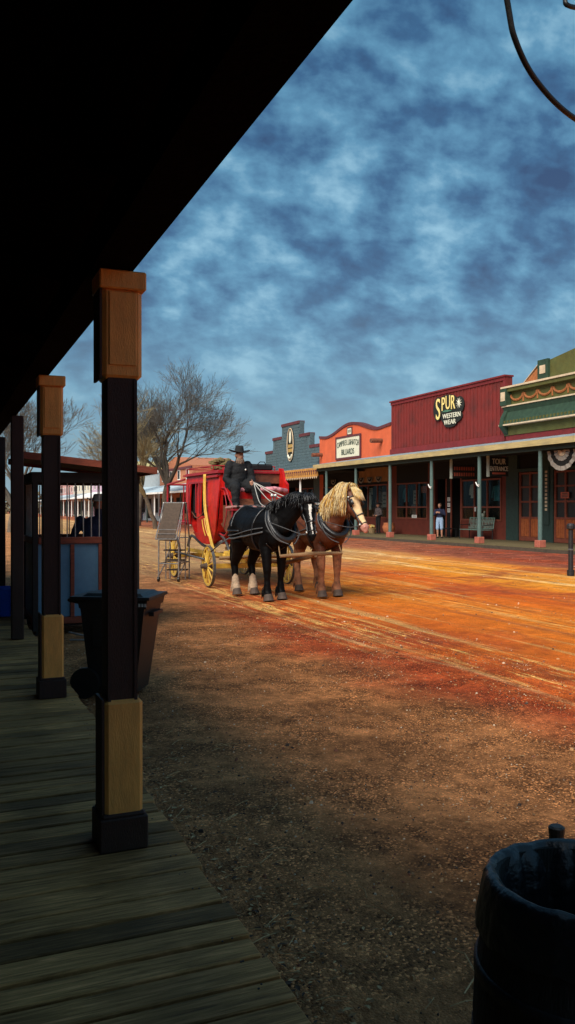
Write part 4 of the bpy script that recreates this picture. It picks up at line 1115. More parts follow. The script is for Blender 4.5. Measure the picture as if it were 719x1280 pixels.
def building(name, label, y0, y1, prof, wallm, depth=14, x=WX, thick=.35):
    """false front: prof = list of (y, z) of the top outline from y0 to y1"""
    b = thing(name, label, 'building', (x, (y0+y1)/2, 0))
    mb = MB(); poly = [(y0,4.36)] + prof + [(y1,4.36)]
    mb.prism(poly, 'x', x, x+thick); mb.box(x+thick+.002, x+depth, y0+.05, y1-.05, 4.37, min(z for _,z in prof)-.5); mb.box(x+1.6, x+depth, y0+.05, y1-.05, 0, 4.365)
    nb(mb, 'false_front', wallm, b)
    return b
def porch(b, y0, y1, posts, fx=FX, fz=4.08, rz_=4.58, fasm='fascia', roofm='roof_grey', postm='teal', fh=.20, base=True, r=.085, wx=WX):
    mb = MB()
    mb.prism([(fx-.28,fz),(wx,rz_),(wx,rz_+.05),(fx-.28,fz+.05)], 'y', y0, y1)
    k = y0+.2
    while k < y1-.1:   # standing seams
        mb.prism([(fx-.28,fz+.05),(wx,rz_+.05),(wx,rz_+.085),(fx-.28,fz+.085)], 'y', k, k+.03); k += .6
    nb(mb, 'porch_roof', M[roofm], b)
    mb = MB(); mb.box(fx-.33,fx-.285,y0+.004,y1-.004,fz-fh+.04,fz+.06); nb(mb, 'fascia', M[fasm], b)
    mb = MB(); mb.box(fx-.09,fx+.09,y0+.006,y1-.006,fz-.32,fz-.14); nb(mb, 'porch_beam', M['frame_green'], b)
    mb = MB(); mb.box(fx-.25,wx-.02,y0+.01,y1-.01,fz-.10,fz-.07); nb(mb, 'porch_ceiling', M['storedark'], b)
    for py in posts:
        mb = MB(); mb.tube([(fx,py,.42),(fx,py,1.2),(fx,py,fz-.32)],[r,r,r*.88],12); p = nb(mb, 'porch_post', M[postm], b)
        if base:
            mb = MB(); mb.cbox((fx,py,.285),(.30,.30,.27),0,bev=.015); nb(mb, 'post_base', M['rust'], p)
    return b
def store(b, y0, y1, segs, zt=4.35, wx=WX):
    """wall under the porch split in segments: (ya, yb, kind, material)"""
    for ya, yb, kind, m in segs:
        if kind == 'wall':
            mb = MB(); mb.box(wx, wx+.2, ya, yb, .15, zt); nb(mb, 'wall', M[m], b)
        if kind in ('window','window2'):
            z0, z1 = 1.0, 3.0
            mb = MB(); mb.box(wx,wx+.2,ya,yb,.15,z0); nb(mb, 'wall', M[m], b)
            mb = MB(); mb.box(wx,wx+.2,ya,yb,z1,zt); nb(mb, 'wall', M['storedark' if m != 'storetan2' else 'storetan'], b)  # upper wall blackened to imitate the shade under the porch
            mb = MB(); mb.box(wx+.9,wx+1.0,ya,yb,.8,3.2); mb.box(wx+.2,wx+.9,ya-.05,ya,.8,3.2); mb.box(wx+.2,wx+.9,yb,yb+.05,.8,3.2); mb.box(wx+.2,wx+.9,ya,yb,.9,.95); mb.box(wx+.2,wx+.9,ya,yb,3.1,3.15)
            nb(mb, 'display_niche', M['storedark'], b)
            mb = MB()
            mb.box(wx-.04,wx+.05,ya+.02,yb-.02,z0,z0+.08); mb.box(wx-.04,wx+.05,ya+.02,yb-.02,z1-.08,z1)
            n = max(1, round((yb-ya)/1.1))
            for k in range(n+1):
                yy = ya+.05+(yb-ya-.1)*k/n; mb.box(wx-.038,wx+.048,yy-.035,yy+.035,z0+.08,z1-.08)
            if kind == 'window2':
                mb.box(wx-.036,wx+.046,ya+.06,yb-.06,1.62,1.69)
            f = nb(mb, 'window', M['frame_red'], b)
            mb = MB(); mb.box(wx+.0,wx+.008,ya+.04,yb-.04,z0+.05,z1-.05); nb(mb, 'pane', M['glass'], f)
        if kind == 'recess':   # dark entrance set back
            mb = MB(); mb.box(wx+1.3,wx+1.4,ya-.1,yb+.1,.15,zt); mb.box(wx+.2,wx+1.3,ya-.1,ya,.15,zt); mb.box(wx+.2,wx+1.3,yb,yb+.1,.15,zt); mb.box(wx,wx+.2,ya,yb,3.1,zt)
            nb(mb, 'entrance_recess', M[m], b)
            mb = MB(); mb.box(wx-.03,wx+.02,ya,ya+.09,.15,3.1); mb.box(wx-.03,wx+.02,yb-.09,yb,.15,3.1); nb(mb, 'door_frame', M['frame_red'], b)
        if kind == 'door':
            mb = MB(); mb.box(wx+.1,wx+.2,ya,yb,.15,zt); nb(mb, 'wall', M[m], b)
            mb = MB(); yc = (ya+yb)/2; hw_ = (yb-ya)/2-.12
            mb.box(wx+.02,wx+.08,yc-hw_,yc+hw_,.17,.35); 
            for yy in (yc-hw_, yc-.05, yc+hw_-.1): mb.box(wx+.02,wx+.08,yy,yy+.1,.35,3.2)
            for z in (1.15,1.85,2.50,3.1): mb.box(wx+.022,wx+.078,yc-hw_+.1,yc+hw_-.1,z,z+.08)
            d_ = nb(mb, 'door', M['frame_red'], b)
            mb = MB(); mb.box(wx+.05,wx+.07,yc-hw_+.1,yc+hw_-.1,.36,1.15)
            k = yc-hw_+.15
            while k < yc+hw_-.2: mb.box(wx+.035,wx+.05,k,k+.06,.38,1.13); k += .14
            nb(mb, 'lower_panel', M['door_orange'], d_)
            mb = MB(); mb.box(wx+.082,wx+.09,yc-hw_+.1,yc+hw_-.1,1.2,3.1); nb(mb, 'pane', M['black_plastic'], d_)
            mb = MB(); mb.box(wx-.04,wx+.1,ya,ya+.11,.15,3.35); mb.box(wx-.04,wx+.1,yb-.11,yb,.15,3.35); mb.box(wx-.04,wx+.1,ya+.11,yb-.11,3.22,3.35)
            nb(mb, 'door_frame', M['frame_green'], b)

# --- red building
rb = building('store_building', 'dark red board-fronted store with the round black spur sign', 30.7, 41.2, [(30.7,7.62),(41.2,7.62)], M['redwall'])
mb = MB(); k = 30.78
while k < 41.1: mb.box(WX-.035,WX-.002,k,k+.045,5.02,7.5); k += .30
nb(mb, 'batten', M['redwall'], rb)
mb = MB(); mb.box(WX-.12,WX+.40,30.66,41.24,7.622,7.70); mb.box(WX-.06,WX-.003,30.72,41.18,7.46,7.62); mb.box(WX-.10,WX-.003,30.7,41.2,4.66,4.95)
mb.box(WX-.05,WX-.003,30.7,30.86,4.95,7.46)
nb(mb, 'trim', M['redtrim'], rb)
porch(rb, 30.7, 41.2, [31.9, 35.7, 39.4])
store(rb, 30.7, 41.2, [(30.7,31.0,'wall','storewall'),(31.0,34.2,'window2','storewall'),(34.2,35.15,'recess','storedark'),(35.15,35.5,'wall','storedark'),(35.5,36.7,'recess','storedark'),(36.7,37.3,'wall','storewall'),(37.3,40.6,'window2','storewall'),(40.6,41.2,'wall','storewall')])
# --- green building
gb = building('store_building', 'olive green building with a bracketed cornice and terracotta swags at the right edge', 20.5, 30.7, [(20.5,7.1),(30.7,7.1)], M['green'])
mb = MB(); mb.prism([(21.2,7.1),(21.2,8.0),(22,8.15),(24,8.35),(26,8.15),(28.0,7.86),(28.35,7.86),(28.35,7.1)], 'x', WX-.02, WX+.33); nb(mb, 'pediment', M['green'], gb)
mb = MB(); mb.prism([(28.36,7.1),(28.36,7.78),(29.45,7.1)], 'x', WX, WX+.3); nb(mb, 'pediment_wing', M['swag'], gb)
mb = MB(); mb.box(WX-.15,WX-.02,27.7,28.35,7.12,7.95); nb(mb, 'pilaster', M['dkgreen'], gb)
mb = MB(); mb.box(WX-.32,WX-.02,30.3,30.73,6.25,7.0); nb(mb, 'pilaster', M['dkgreen'], gb)
mb = MB()
mb.box(WX-.17,WX-.151,27.85,28.2,7.35,7.7); mb.box(WX-.34,WX-.321,30.36,30.66,6.45,6.85)
nb(mb, 'rosette', M['cream'], gb)
mb = MB()
mb.box(WX-.30,WX-.002,20.5,30.72,7.02,7.10); mb.box(WX-.26,WX-.002,20.5,30.70,6.18,6.24); mb.box(WX-.42,WX-.002,20.5,30.7,5.32,5.38)
mb.prism([(28.45,7.82),(28.30,7.95),(29.4,7.2),(29.5,7.1)], 'x', WX-.03, WX+.32)
nb(mb, 'cornice_moulding', M['cream'], gb)
mb = MB(); mb.box(WX-.24,WX-.003,20.5,30.68,6.86,7.015); mb.box(WX-.12,WX-.003,20.5,30.68,4.9,5.3); nb(mb, 'cornice_band', M['green'], gb)
mb = MB(); mb.prism([(WX-.003,5.38),(WX-.40,5.38),(WX-.26,5.62),(WX-.14,5.95),(WX-.22,6.17),(WX-.003,6.17)], 'y', 20.5, 30.66); nb(mb, 'cove', M['dkgreen'], gb)
mb = MB(); k = 20.6
while k < 30.6: mb.box(WX-.38,WX-.05,k,k+.09,5.40,5.54,0); k += .22
nb(mb, 'dentil', M['green'], gb)
mb = MB(); k = 20.9
while k < 30.1:   # scalloped swags
    mb.tube([(WX-.02,k+.45+.42*math.cos(a),6.72-.26*math.sin(a)) for a in [PI*q_/8 for q_ in range(9)]], .055, 6); mb.tube([(WX-.02,k,6.36),(WX-.02,k,6.76)], .035, 5); k += .95
nb(mb, 'swag', M['swag'], gb)
mb = MB()
for yy in (30.50,):
    mb.prism([(WX-.45,5.3),(WX-.02,4.8),(WX-.02,6.2),(WX-.18,6.0),(WX-.36,5.7)], 'y', yy-.12, yy+.14)
nb(mb, 'bracket', M['dkgreen'], gb)
mb = MB(); mb.box(WX-.08,WX-.003,20.5,30.6,4.66,4.895); nb(mb, 'skirt_board', M['redtrim'], gb)
porch(gb, 20.5, 30.7, [24.45, 28.25])
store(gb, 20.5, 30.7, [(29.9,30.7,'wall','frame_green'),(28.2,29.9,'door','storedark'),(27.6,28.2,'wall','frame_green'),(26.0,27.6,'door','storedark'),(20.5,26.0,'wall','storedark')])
# --- orange building
opf = []
for k in range(25):
    yy = 41.2 + (51-41.2)*k/24; u_ = abs(yy-46.3)/4.9
    z = 6.98 - .62*(1-math.cos(min(1,u_/.75)*PI))/2 + (.12*max(0,(u_-.75)/.25) if u_ > .75 else 0)
    opf.append((yy, z))
ob = building('store_building', 'orange stucco building with a curved parapet and a billiards sign', 41.2, 51.0, opf, M['orangewall'])
mb = MB()
for i in range(len(opf)-1):
    (a,za),(b_,zc) = opf[i], opf[i+1]
    mb.prism([(a,za-.14),(b_,zc-.14),(b_,zc+.03),(a,za+.03)], 'x', WX-.06, WX+.40)
nb(mb, 'coping', M['maroon'], ob)
for yy, zz in ((42.3,5.55),(50.6,5.2)):
    mb = MB(); mb.tube([(WX-.75,yy,zz-.03),(WX+.02,yy,zz)], .13, 12); nb(mb, 'roof_spout', M['leather'], ob)
porch(ob, 41.2, 44.3, [43.1-.0], fasm='fascia')
porch(ob, 44.3, 51.0, [47.6], fx=20.9, fz=3.95, rz_=4.2, fasm='ochre', fh=.5, r=.07, postm='white', base=False)
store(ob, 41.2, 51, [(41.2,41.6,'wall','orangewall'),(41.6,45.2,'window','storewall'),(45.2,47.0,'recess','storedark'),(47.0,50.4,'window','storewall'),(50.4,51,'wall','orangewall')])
mb = MB(); mb.box(WX-.05,WX-.003,41.3,45.1,3.15,4.1); nb(mb, 'upper_band', M['storetan'], ob)
# --- slate stepped building
gpf = [(51.0,5.95),(52.6,5.95),(52.6,6.85),(54.4,6.85),(54.4,7.85),(57.8,7.85),(57.8,6.95),(59.6,6.95),(59.6,6.0),(61.2,6.0)]
sb = building('store_building', 'slate grey shingled building with a stepped false front and oval sign', 51.0, 61.2, gpf, M['greywall'])
mb = MB()
def ztop(yy):
    return 5.95 if yy < 52.6 else 6.85 if yy < 54.4 else 7.85 if yy < 57.8 else 6.95 if yy < 59.6 else 6.0
for r_ in range(17):     # shingle courses
    z = 4.35+r_*.205; y = 51.05
    while y < 61.1:
        w = random.uniform(.35,.9); w = min(w, 61.15-y)
        if z+.2 < min(ztop(y+.02), ztop(y+w-.02)): mb.cbox((WX-.02,y+w/2,z+.1),(.035,w-.015,.19),0,Matrix.Rotation(-.05+random.uniform(-.03,.03),3,'Y'))
        y += w
nb(mb, 'shingles', M['greywall'], sb)
mb = MB()
for a,b_,z in ((51,52.6,5.95),(52.6,54.4,6.85),(54.4,57.8,7.85),(57.8,59.6,6.95),(59.6,61.2,6.0)): mb.box(WX-.08,WX+.39,a+.01,b_-.01,z-.16,z+.05)
nb(mb, 'coping', M['maroon'], sb)
porch(sb, 51.0, 61.2, [51.6, 56.0, 60.0], fx=20.9, fz=3.95, rz_=4.2, fasm='ochre', fh=.5, r=.07, postm='white', base=False)
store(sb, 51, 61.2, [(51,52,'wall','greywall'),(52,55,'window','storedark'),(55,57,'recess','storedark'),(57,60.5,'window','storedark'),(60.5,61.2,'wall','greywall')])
for b_, ya, yb in ((ob,44.35,50.95),(sb,51.05,61.15)):  # fretwork hanging under and on the ochre fascia
    mb = MB(); k = ya
    while k < yb-.3: mb.prism([(k,3.50),(k+.13,3.36),(k+.26,3.50)], 'x', 20.575, 20.61); k += .28
    nb(mb, 'scallop', M['cream'], b_)
    mb = MB(); k = ya+.1
    while k < yb-.3: mb.box(20.555,20.568,k,k+.10,3.62,3.88); mb.box(20.555,20.568,k+.1,k+.2,3.80,3.88); k += .32
    nb(mb, 'fretwork', M['maroon'], b_)

# ------------------------------------------------------------------ buildings farther up the street
def simple_store(label, y0, y1, h, wm, roofm, trimm, fz=3.1, gable=False, people=0):
    yc = (y0+y1)/2; b = thing('store_building', label, 'building', (WX,yc,0))
    mb = MB()
    if gable: mb.prism([(y0,0),(y1,0),(y1,h-1.2),(yc,h),(y0,h-1.2)], 'x', WX, WX+6)
    else: mb.box(WX,WX+8,y0,y1,0,h)
    nb(mb, 'wall', wm, b)
    mb = MB(); mb.box(WX-.15,WX-.003,y0+.02,y1-.02,h-(1.5 if gable else .25),h-(1.3 if gable else 0)+.05); nb(mb, 'cornice', trimm, b)
    n = max(2, int((y1-y0)/3.2))
    for k in range(n):
        yy = y0+(y1-y0)*(k+.5)/n
        if h > 6.2:
            mb = MB(); mb.box(WX-.05,WX-.004,yy-.5,yy+.5,4.6,5.7); w = nb(mb, 'window', M['white'], b)
            mb = MB(); mb.box(WX-.06,WX-.051,yy-.4,yy+.4,4.7,5.6); nb(mb, 'pane', M['black_plastic'], w)
        mb = MB(); mb.box(WX-.05,WX-.004,yy-1.0,yy+1.0,.3 if k%2 else 1.0,2.7); w = nb(mb, 'shop_window', M['storedark'], b)
        mb = MB(); mb.cyl((FX,yy+1.4,0),(FX,yy+1.4,fz-.05),.08,.07,8); nb(mb, 'porch_post', M['frame_green'] if k%2 else M['white'], b)
    mb = MB(); mb.prism([(FX-.4,fz),(WX,fz+1.0),(WX,fz+1.07),(FX-.4,fz+.07)], 'y', y0+.05, y1-.05); nb(mb, 'awning', roofm, b)
    mb = MB(); mb.box(FX-.45,FX-.405,y0+.06,y1-.06,fz-.10,fz+.08); nb(mb, 'fascia', M['white'], b)
    return b
simple_store('low dark building beyond the slate one, mostly hidden by the coach', 61.9, 82, 4.6, M['brick'], M['roof_grey'], M['maroon'])
simple_store('orange brick gabled building behind the bare trees with a pale blue awning', 82.2, 96, 7.2, M['brick'], M['awning'], M['maroon'], gable=True)
simple_store('grey plaster store past the brick gabled building', 96.2, 110, 6.0, M['fw'][4], M['awning'], M['white'])
simple_store('pale yellow store seen through the booth bars', 110.2, 128, 7.8, M['fw'][0], M['white'], M['cream'])
simple_store('lavender store seen through the booth bars', 128.2, 146, 7.2, M['fw'][1], M['white'], M['white'])
simple_store('cream store far up the street', 146.2, 166, 7.6, M['fw'][2], M['roof_grey'], M['maroon'])
simple_store('pink store at the far end of the street row', 166.2, 195, 7.0, M['fw'][3], M['awning'], M['white'])

# ------------------------------------------------------------------ lettering
def text(s, size, m, name='lettering', parent=None, extr=.012, align='CENTER', sx=1.0):
    cu = bpy.data.curves.new(name, 'FONT'); cu.body = s; cu.size = size; cu.extrude = extr; cu.align_x = align; cu.align_y = 'CENTER'
    o = bpy.data.objects.new(name, cu); C.objects.link(o)
    dg = bpy.context.evaluated_depsgraph_get(); me = bpy.data.meshes.new_from_object(o.evaluated_get(dg)); bpy.data.objects.remove(o)
    me.materials.clear(); me.materials.append(m)
    for v in me.vertices: v.co.x *= sx
    return me
def letters(spec, m, parent, name='lettering', x=-.03):
    """spec: (string, size, across, up, xscale, rise function) on a board facing -X (reads towards -Y); one mesh"""
    mb = MB()
    for s, size, ac, up, sx, fn in spec:
        if fn is None:
            me = text(s, size, m, sx=sx)
            for v in me.vertices: pass
            mb.add([(x - v.co.z, -(v.co.x+ac), v.co.y+up) for v in me.vertices], [tuple(p.vertices) for p in me.polygons])
        else:
            n = len(s)
            for i, ch in enumerate(s):
                if ch == ' ': continue
                u_ = (i-(n-1)/2)/((n-1)/2); me = text(ch, size*fn(u_)[1], m, sx=sx)
                mb.add([(x - v.co.z, -(v.co.x+ac+u_*fn(u_)[2]), v.co.y+up+fn(u_)[0]) for v in me.vertices], [tuple(p.vertices) for p in me.polygons])
    return mb.build(name, m, parent)
# spur sign
t = thing('shop_sign', 'black shaped sign reading SPUR WESTERN WEAR on the dark red front', 'sign', (WX-.11,35.25,6.62))
mb = MB()
def blob(cy, cz, ry, rz_, n=20, x0=-.0, x1=.05): mb.prism([(-(cy+ry*math.cos(2*PI*k/n)), cz+rz_*math.sin(2*PI*k/n)) for k in range(n)], 'x', x0, x1)
blob(-.15,.25,1.05,.50,x0=0); blob(-.95,.10,.42,.62,x0=.002,x1=.048); blob(.98,.12,.40,.42,x0=.004,x1=.046); blob(.30,-.42,.95,.36,x0=.006,x1=.044); blob(.18,-.68,.62,.26,x0=.003,x1=.043)
mb.build('board', M['sign_black'], t)
letters([('S',1.55,-.88,.02,.62,None),('P',1.0,-.40,.26,.66,None),('U',1.0,.03,.30,.66,None),('R',1.0,.47,.26,.66,None)], M['letter_yellow'], t)
letters([('WESTERN',.34,.36,-.36,1.05,None),('WEAR',.34,.20,-.68,1.1,None)], M['letter_pale'], t)
mb = MB()
for k in range(5):
    a = PI*k/5; d = V((0,math.cos(a),math.sin(a)))*.26; c = V((-.03,-1.0,.20)); mb.tube([c-d,c,c+d],[.006,.035,.006],5)
mb.build('star', M['letter_pale'], t)
mb = MB(); mb.prism([(.55,-.10),(.2,-.02),(-.2,-.06),(-.35,-.12),(.1,-.14)], 'x', -.03, -.002); mb.build('feather', mat('green_feather',(.06,.16,.10),.7,.2,9), t)
# billiards sign
t = thing('shop_sign', 'framed cream board reading CAMPBELL & HATCH BILLIARDS on the orange building', 'sign', (WX-.07,46.6,5.45))
mb = MB(); mb.box(0,.04,-1.62,1.62,-.62,.62); mb.build('board', M['sign_cream'], t)
mb = MB(); mb.box(-.03,.045,-1.75,1.75,.622,.74); mb.box(-.03,.045,-1.75,1.75,-.74,-.622); mb.box(-.03,.045,-1.75,-1.622,-.622,.622); mb.box(-.03,.045,1.622,1.75,-.622,.622); mb.build('frame', M['maroon'], t)
letters([('CAMPBELL&HATCH',.50,0,.18,.62,lambda u: (.12*(1-u*u), 1.0, 1.42)),('BILLIARDS',.50,0,-.30,.80,None)], M['letter_dark'], t, x=-.01)
t = thing('wall_plaque', 'small framed cream plaque under the peak of the orange parapet', 'plaque', (WX-.05,46.4,6.45))
mb = MB(); mb.box(0,.03,-.28,.28,-.19,.19); mb.build('plate', M['sign_cream'], t)
mb = MB(); mb.box(-.02,.035,-.34,.34,.191,.25); mb.box(-.02,.035,-.34,.34,-.25,-.191); mb.box(-.02,.035,-.34,-.281,-.191,.191); mb.box(-.02,.035,.281,.34,-.191,.191); mb.build('frame', M['maroon'], t)
mb = MB(); 
for a in (-.17,-.02,.12): mb.box(-.008,-.001,a,a+.07,-.09,.09)
mb.build('lettering', M['letter_dark'], t)
# oval sign on the slate building
t = thing('shop_sign', 'tall narrow oval black sign with pale and gold marks on the slate building', 'sign', (WX-.12,55.9,6.25))
mb = MB(); mb.prism([(.62*math.cos(2*PI*k/24), 1.25*math.sin(2*PI*k/24)) for k in range(24)], 'x', 0, .05); mb.build('board', M['sign_black'], t)
mb = MB(); mb.tube([(-.01,.58*math.cos(2*PI*k/24), 1.2*math.sin(2*PI*k/24)) for k in range(25)], .035, 5, cap=False); mb.build('rim', M['cream'], t)
mb = MB(); mb.prism([(0,1.05),(.16,.75),(.17,.3),(.06,.12),(-.06,.12),(-.17,.3),(-.16,.75)], 'x', -.03, -.001); mb.tube([(-.02,.38*math.cos(a),-.65-.33*math.sin(a)) for a in [PI*(.1+.8*k/8) for k in range(9)]], .075, 6); mb.build('emblem', M['letter_pale'], t)
mb = MB()
for z, w in ((-.10,.42),(-.42,.45)):
    k = -w
    while k < w-.05: mb.box(-.02,-.001,k,k+.12,z-.12,z+.12); k += .17
mb.build('lettering', mat('gold_letters',(.42,.27,.09),.6,.3,9), t)
# hanging signs facing down the boardwalk
def hang_sign(label, x, y, z, w, h, rows, m, boardm, th=.16):
    t = thing('hanging_sign', label, 'sign', (x,y,z))
    mb = MB(); mb.box(-w/2,w/2,-.03,.03,-h/2,h/2); mb.build('board', M[boardm], t)
    mb = MB(); mb.box(-w/2-.05,-w/2-.002,-th/2,th/2,-h/2-.03,h/2+.25); mb.build('edge_post', mat('pale_green_edge',(.34,.38,.32),.7,.2,8), t)
    mb = MB(); 
    for xx in (-w*.4,w*.4): mb.cyl((xx,0,h/2),(xx,0,4.0-z),.008,.008,6)
    mb.build('hanger', M['iron'], t)
    mb = MB()
    for s, size, up, sx in rows:
        if s is None:
            k = -w*.42
            while k < w*.40: mb.box(k,k+size*.5,-.042,-.031,up-size/2,up+size/2); k += size*.8
        else:
            me = text(s, size, M[m], sx=sx); mb.add([(v.co.x, -.043-v.co.z, v.co.y+up) for v in me.vertices], [tuple(p.vertices) for p in me.polygons])
    mb.build('lettering', M[m], t); return t
t_ = hang_sign('dark hanging sign reading TOUR ENTRANCE under the red store porch', 21.9, 28.72, 3.38, 1.0, .82, [('TOUR',.34,.20,.75),('ENTRANCE',.28,-.10,.66)], 'letter_pale', 'sign_black')
mb = MB(); mb.box(-.34,.34,-.042,-.031,-.33,-.25); mb.build('red_strip', M['letter_red'], t_)
hang_sign('dark hanging sign with two rows of faded red letters left of the tour sign', 21.9, 31.3, 3.28, 1.25, .62, [(None,.16,.12,1),(None,.16,-.14,1)], 'letter_red', 'sign_black')

# ------------------------------------------------------------------ things on the far boardwalk
def bunting(label, x, y, z, r, ms, along='y', group=None):
    t = thing('bunting', label, 'bunting', (x,y,z), 0, group)
    for r0, r1, m in ms:
        mb = MB(); n = 16; vs = []
        for k in range(n+1):
            a = PI*k/n; w = .02*(1 if k%2 else -1)
            for rr in (r0,r1):
                for dx in (0,.012): vs.append((w+dx, r*rr*math.cos(a), -r*rr*math.sin(a)*.95))
        fs = []
        for k in range(n):
            b_ = k*4; fs += [(b_,b_+2,b_+6,b_+4),(b_+1,b_+5,b_+7,b_+3),(b_,b_+4,b_+5,b_+1),(b_+2,b_+3,b_+7,b_+6)]
        mb.add(vs, fs); mb.build('ring', M[m], t)
    return t
M['bunt_pale'] = mat('faded_bunting', (.24,.21,.18), .9, .25, 9)
bunting('big faded fan bunting hanging under the porch at the right edge', 20.78, 23.5, 3.72, .78, [(.05,.28,'cream'),(.30,.52,'bunt_pale'),(.54,.76,'storedark'),(.78,1.0,'bunt_pale')])
for lab, yy in (('small fan bunting over the billiards shop window, left of the first post pair', 48.6),('small fan bunting over the shop window just above the sorrel mane', 44.7),('middle small fan bunting over the orange building window', 43.6),('rightmost small fan bunting over the orange building window', 42.5)):
    bunting(lab, WX-.12, yy, 3.45, .36, [(.1,.45,'bunt_pale'),(.47,.72,'storedark'),(.74,1.0,'bunt_pale')])
# bench
t = thing('bench', 'green metal bench with a lattice back against the red store', 'bench', (23.25,32.2,.15))
mb = MB()
for k in range(5): mb.box(-.30+k*.11,-.22+k*.11,-.95,.95,.43,.46)
mb.build('seat', M['teal_metal'], t)
mb = MB()
for k in range(16):
    y = -.93+k*.116
    mb.tube([(.27,y,.52),(.33,y+.12,.98)], .013, 4); mb.tube([(.28,y+.12,.52),(.34,y,.98)], .013, 4)
mb.tube([(.26,-.95,.50),(.34,-.95,1.0),(.34,.98,1.0),(.26,.98,.50),(.26,-.95,.50)], .022, 6); mb.build('backrest', M['teal_metal'], t)
for y in (-.9,.92):
    mb = MB(); mb.tube([(-.30,y,0),(-.28,y,.66),(.28,y,.68)], .022, 6); mb.tube([(.25,y,0),(.26,y,.5)], .022, 6); mb.build('leg', M['iron'], t)
t = thing('bench', 'low black bench frame beside the store entrance, left of the green bench', 'bench', (23.2,34.55,.15))
mb = MB(); mb.box(-.25,.22,-.5,.6,.42,.46); mb.build('seat', M['iron'], t)
for y in (-.45,.55):
    mb = MB(); mb.tube([(-.2,y,0),(-.2,y,.42),(.2,y,.42),(.2,y,0)], .02, 6); mb.build('leg', M['iron'], t)
# clothes and goods in the shop windows
def garment(label, x, y, z, m, h=.75, w=.5):
    t = thing('display_garment', label, 'garment', (x,y,z))
    mb = MB(); n = 14; rings = [(.06,h),(.24,h*.94),(.27,h*.8),(.22,h*.45),(.25,h*.1),(.27,0)]
    vs = []
    for r, zz in rings:
        for k in range(n):
            a = 2*PI*k/n; q_ = 1+.12*math.sin(5*a+zz*9)
            vs.append((.32*r*q_*math.cos(a), r*(w/.5)*q_*math.sin(a), zz))
    mb.add(vs, [(j*n+k, j*n+(k+1)%n, (j+1)*n+(k+1)%n, (j+1)*n+k) for j in range(len(rings)-1) for k in range(n)]); mb.build('coat_body', m, t, smooth=True)
    for s in (-1,1):
        mb = MB(); mb.tube([(0,s*.20*w/.5,h*.9),(-.02,s*.32*w/.5,h*.55),(-.04,s*.33*w/.5,h*.2)],[.07,.06,.05],8); mb.build('sleeve', m, t, smooth=True)
    return t
teal = mat('teal_cloth',(.03,.17,.22),.85,.4,12,.4,40); pale = mat('pale_cloth',(.50,.48,.42),.85,.3,12,.4,40); dkc = mat('dark_print_cloth',(.10,.08,.08),.85,.8,18)
garment('teal jacket hanging in the right shop window of the red store', WX+.35, 31.8, 1.95, teal)
garment('white shirt hanging in the red store window behind the green bench', WX+.35, 33.75, 2.1, pale, .7, .28)
garment('teal shirt in the leftmost pane of the left red store window', WX+.35, 40.1, 1.95, teal, .8, .4)
garment('dark print shirt low in the left red store window', WX+.35, 39.2, 1.15, dkc, .7, .5)
garment('dark dress in the orange building window behind the standing figure', WX+.35, 43.2, 1.3, dkc, 1.3, .6)
garment('pale blouse in the orange building window near the mane', WX+.35, 44.4, 1.5, pale, .9, .3)
def card(label, x, y, z, w, h, m):
    t = thing('notice', label, 'notice', (x,y,z)); mb = MB(); mb.box(-.006,0,-w/2,w/2,-h/2,h/2); mb.build('sheet', m, t)
    mb = MB(); 
    for k in range(3): mb.box(-.009,-.0065,-w*.35,w*.35,h*(.25-.25*k)-h*.05,h*(.25-.25*k)+h*.05)
    mb.build('lettering', M['letter_dark'], t); return t
M_b = 0
for k, lab in enumerate(('top one of three white notices on the store entrance jamb','middle one of three white notices on the store entrance jamb','bottom one of three white notices on the store entrance jamb')):
    card(lab, WX-.005, 35.32, 2.05-.28*k, .24, .20, M['white'])
card('white placard at the foot of the left red store window', WX-.045, 38.6, 1.15, .5, .16, M['white'])
card('orange notice on the door pane of the green building', WX-.0, 26.8, 2.15, .5, .26, M['letter_red'])
card('small white card on the right red store window', WX-.045, 33.0, 1.55, .12, .2, M['white'])
card('framed pale print in the middle pane of the left red store window', WX+.12, 38.7, 2.2, .55, .75, M['bunt_pale'])
card('dark red print high in the left red store window nearest the entrance', WX+.12, 37.9, 2.6, .5, .35, M['letter_red'])
card('tall pale print in the right pane of the orange building window', WX+.12, 42.2, 2.1, .45, .9, M['bunt_pale'])
card('small pale print under the smallest bunting of the orange building', WX+.12, 43.9, 2.6, .5, .4, M['bunt_pale'])
t = thing('figurine', 'white rooster figurine on the window sill above the green bench', 'figurine', (WX+.3,32.9,1.12))
mb = MB(); mb.ball((0,0,.14),(.09,.15,.10),12); mb.tube([(0,-.10,.18),(0,-.15,.28),(0,-.17,.33)],[.05,.035,.03],8); mb.tube([(0,.10,.18),(0,.2,.30)],[.05,.015],8); mb.cyl((0,0,-.12),(0,0,.06),.02,.02,6); mb.build('body', M['white'], t, smooth=True)
# vertical painted post on the green building
t = thing('vertical_sign', 'narrow dark green board with vertical pale lettering between the green building doors', 'sign', (WX-.05,27.9,2.1))
mb = MB(); mb.box(0,.04,-.16,.16,-1.2,1.25); mb.build('board', M['frame_green'], t)
mb = MB()
for k in range(11): mb.box(-.008,-.001,-.07,.07,1.05-.16*k-.05,1.05-.16*k+.05)
mb.build('lettering', M['cream'], t)
# wind-bent white hooks on two posts
for yy, lab in ((31.9,'white cord tied round the porch post in front of the green bench'),(28.25,'white cord tied round the porch post in front of the green building door')):
    t = thing('cord', lab, 'cord', (20.52,yy,2.55)); mb = MB(); mb.tube([(-.02,.12,.14),(-.03,0,.0),(-.03,-.10,-.04),(-.03,-.14,.04),(-.03,-.04,.02)], .022, 6); mb.build('knot', M['white'], t)
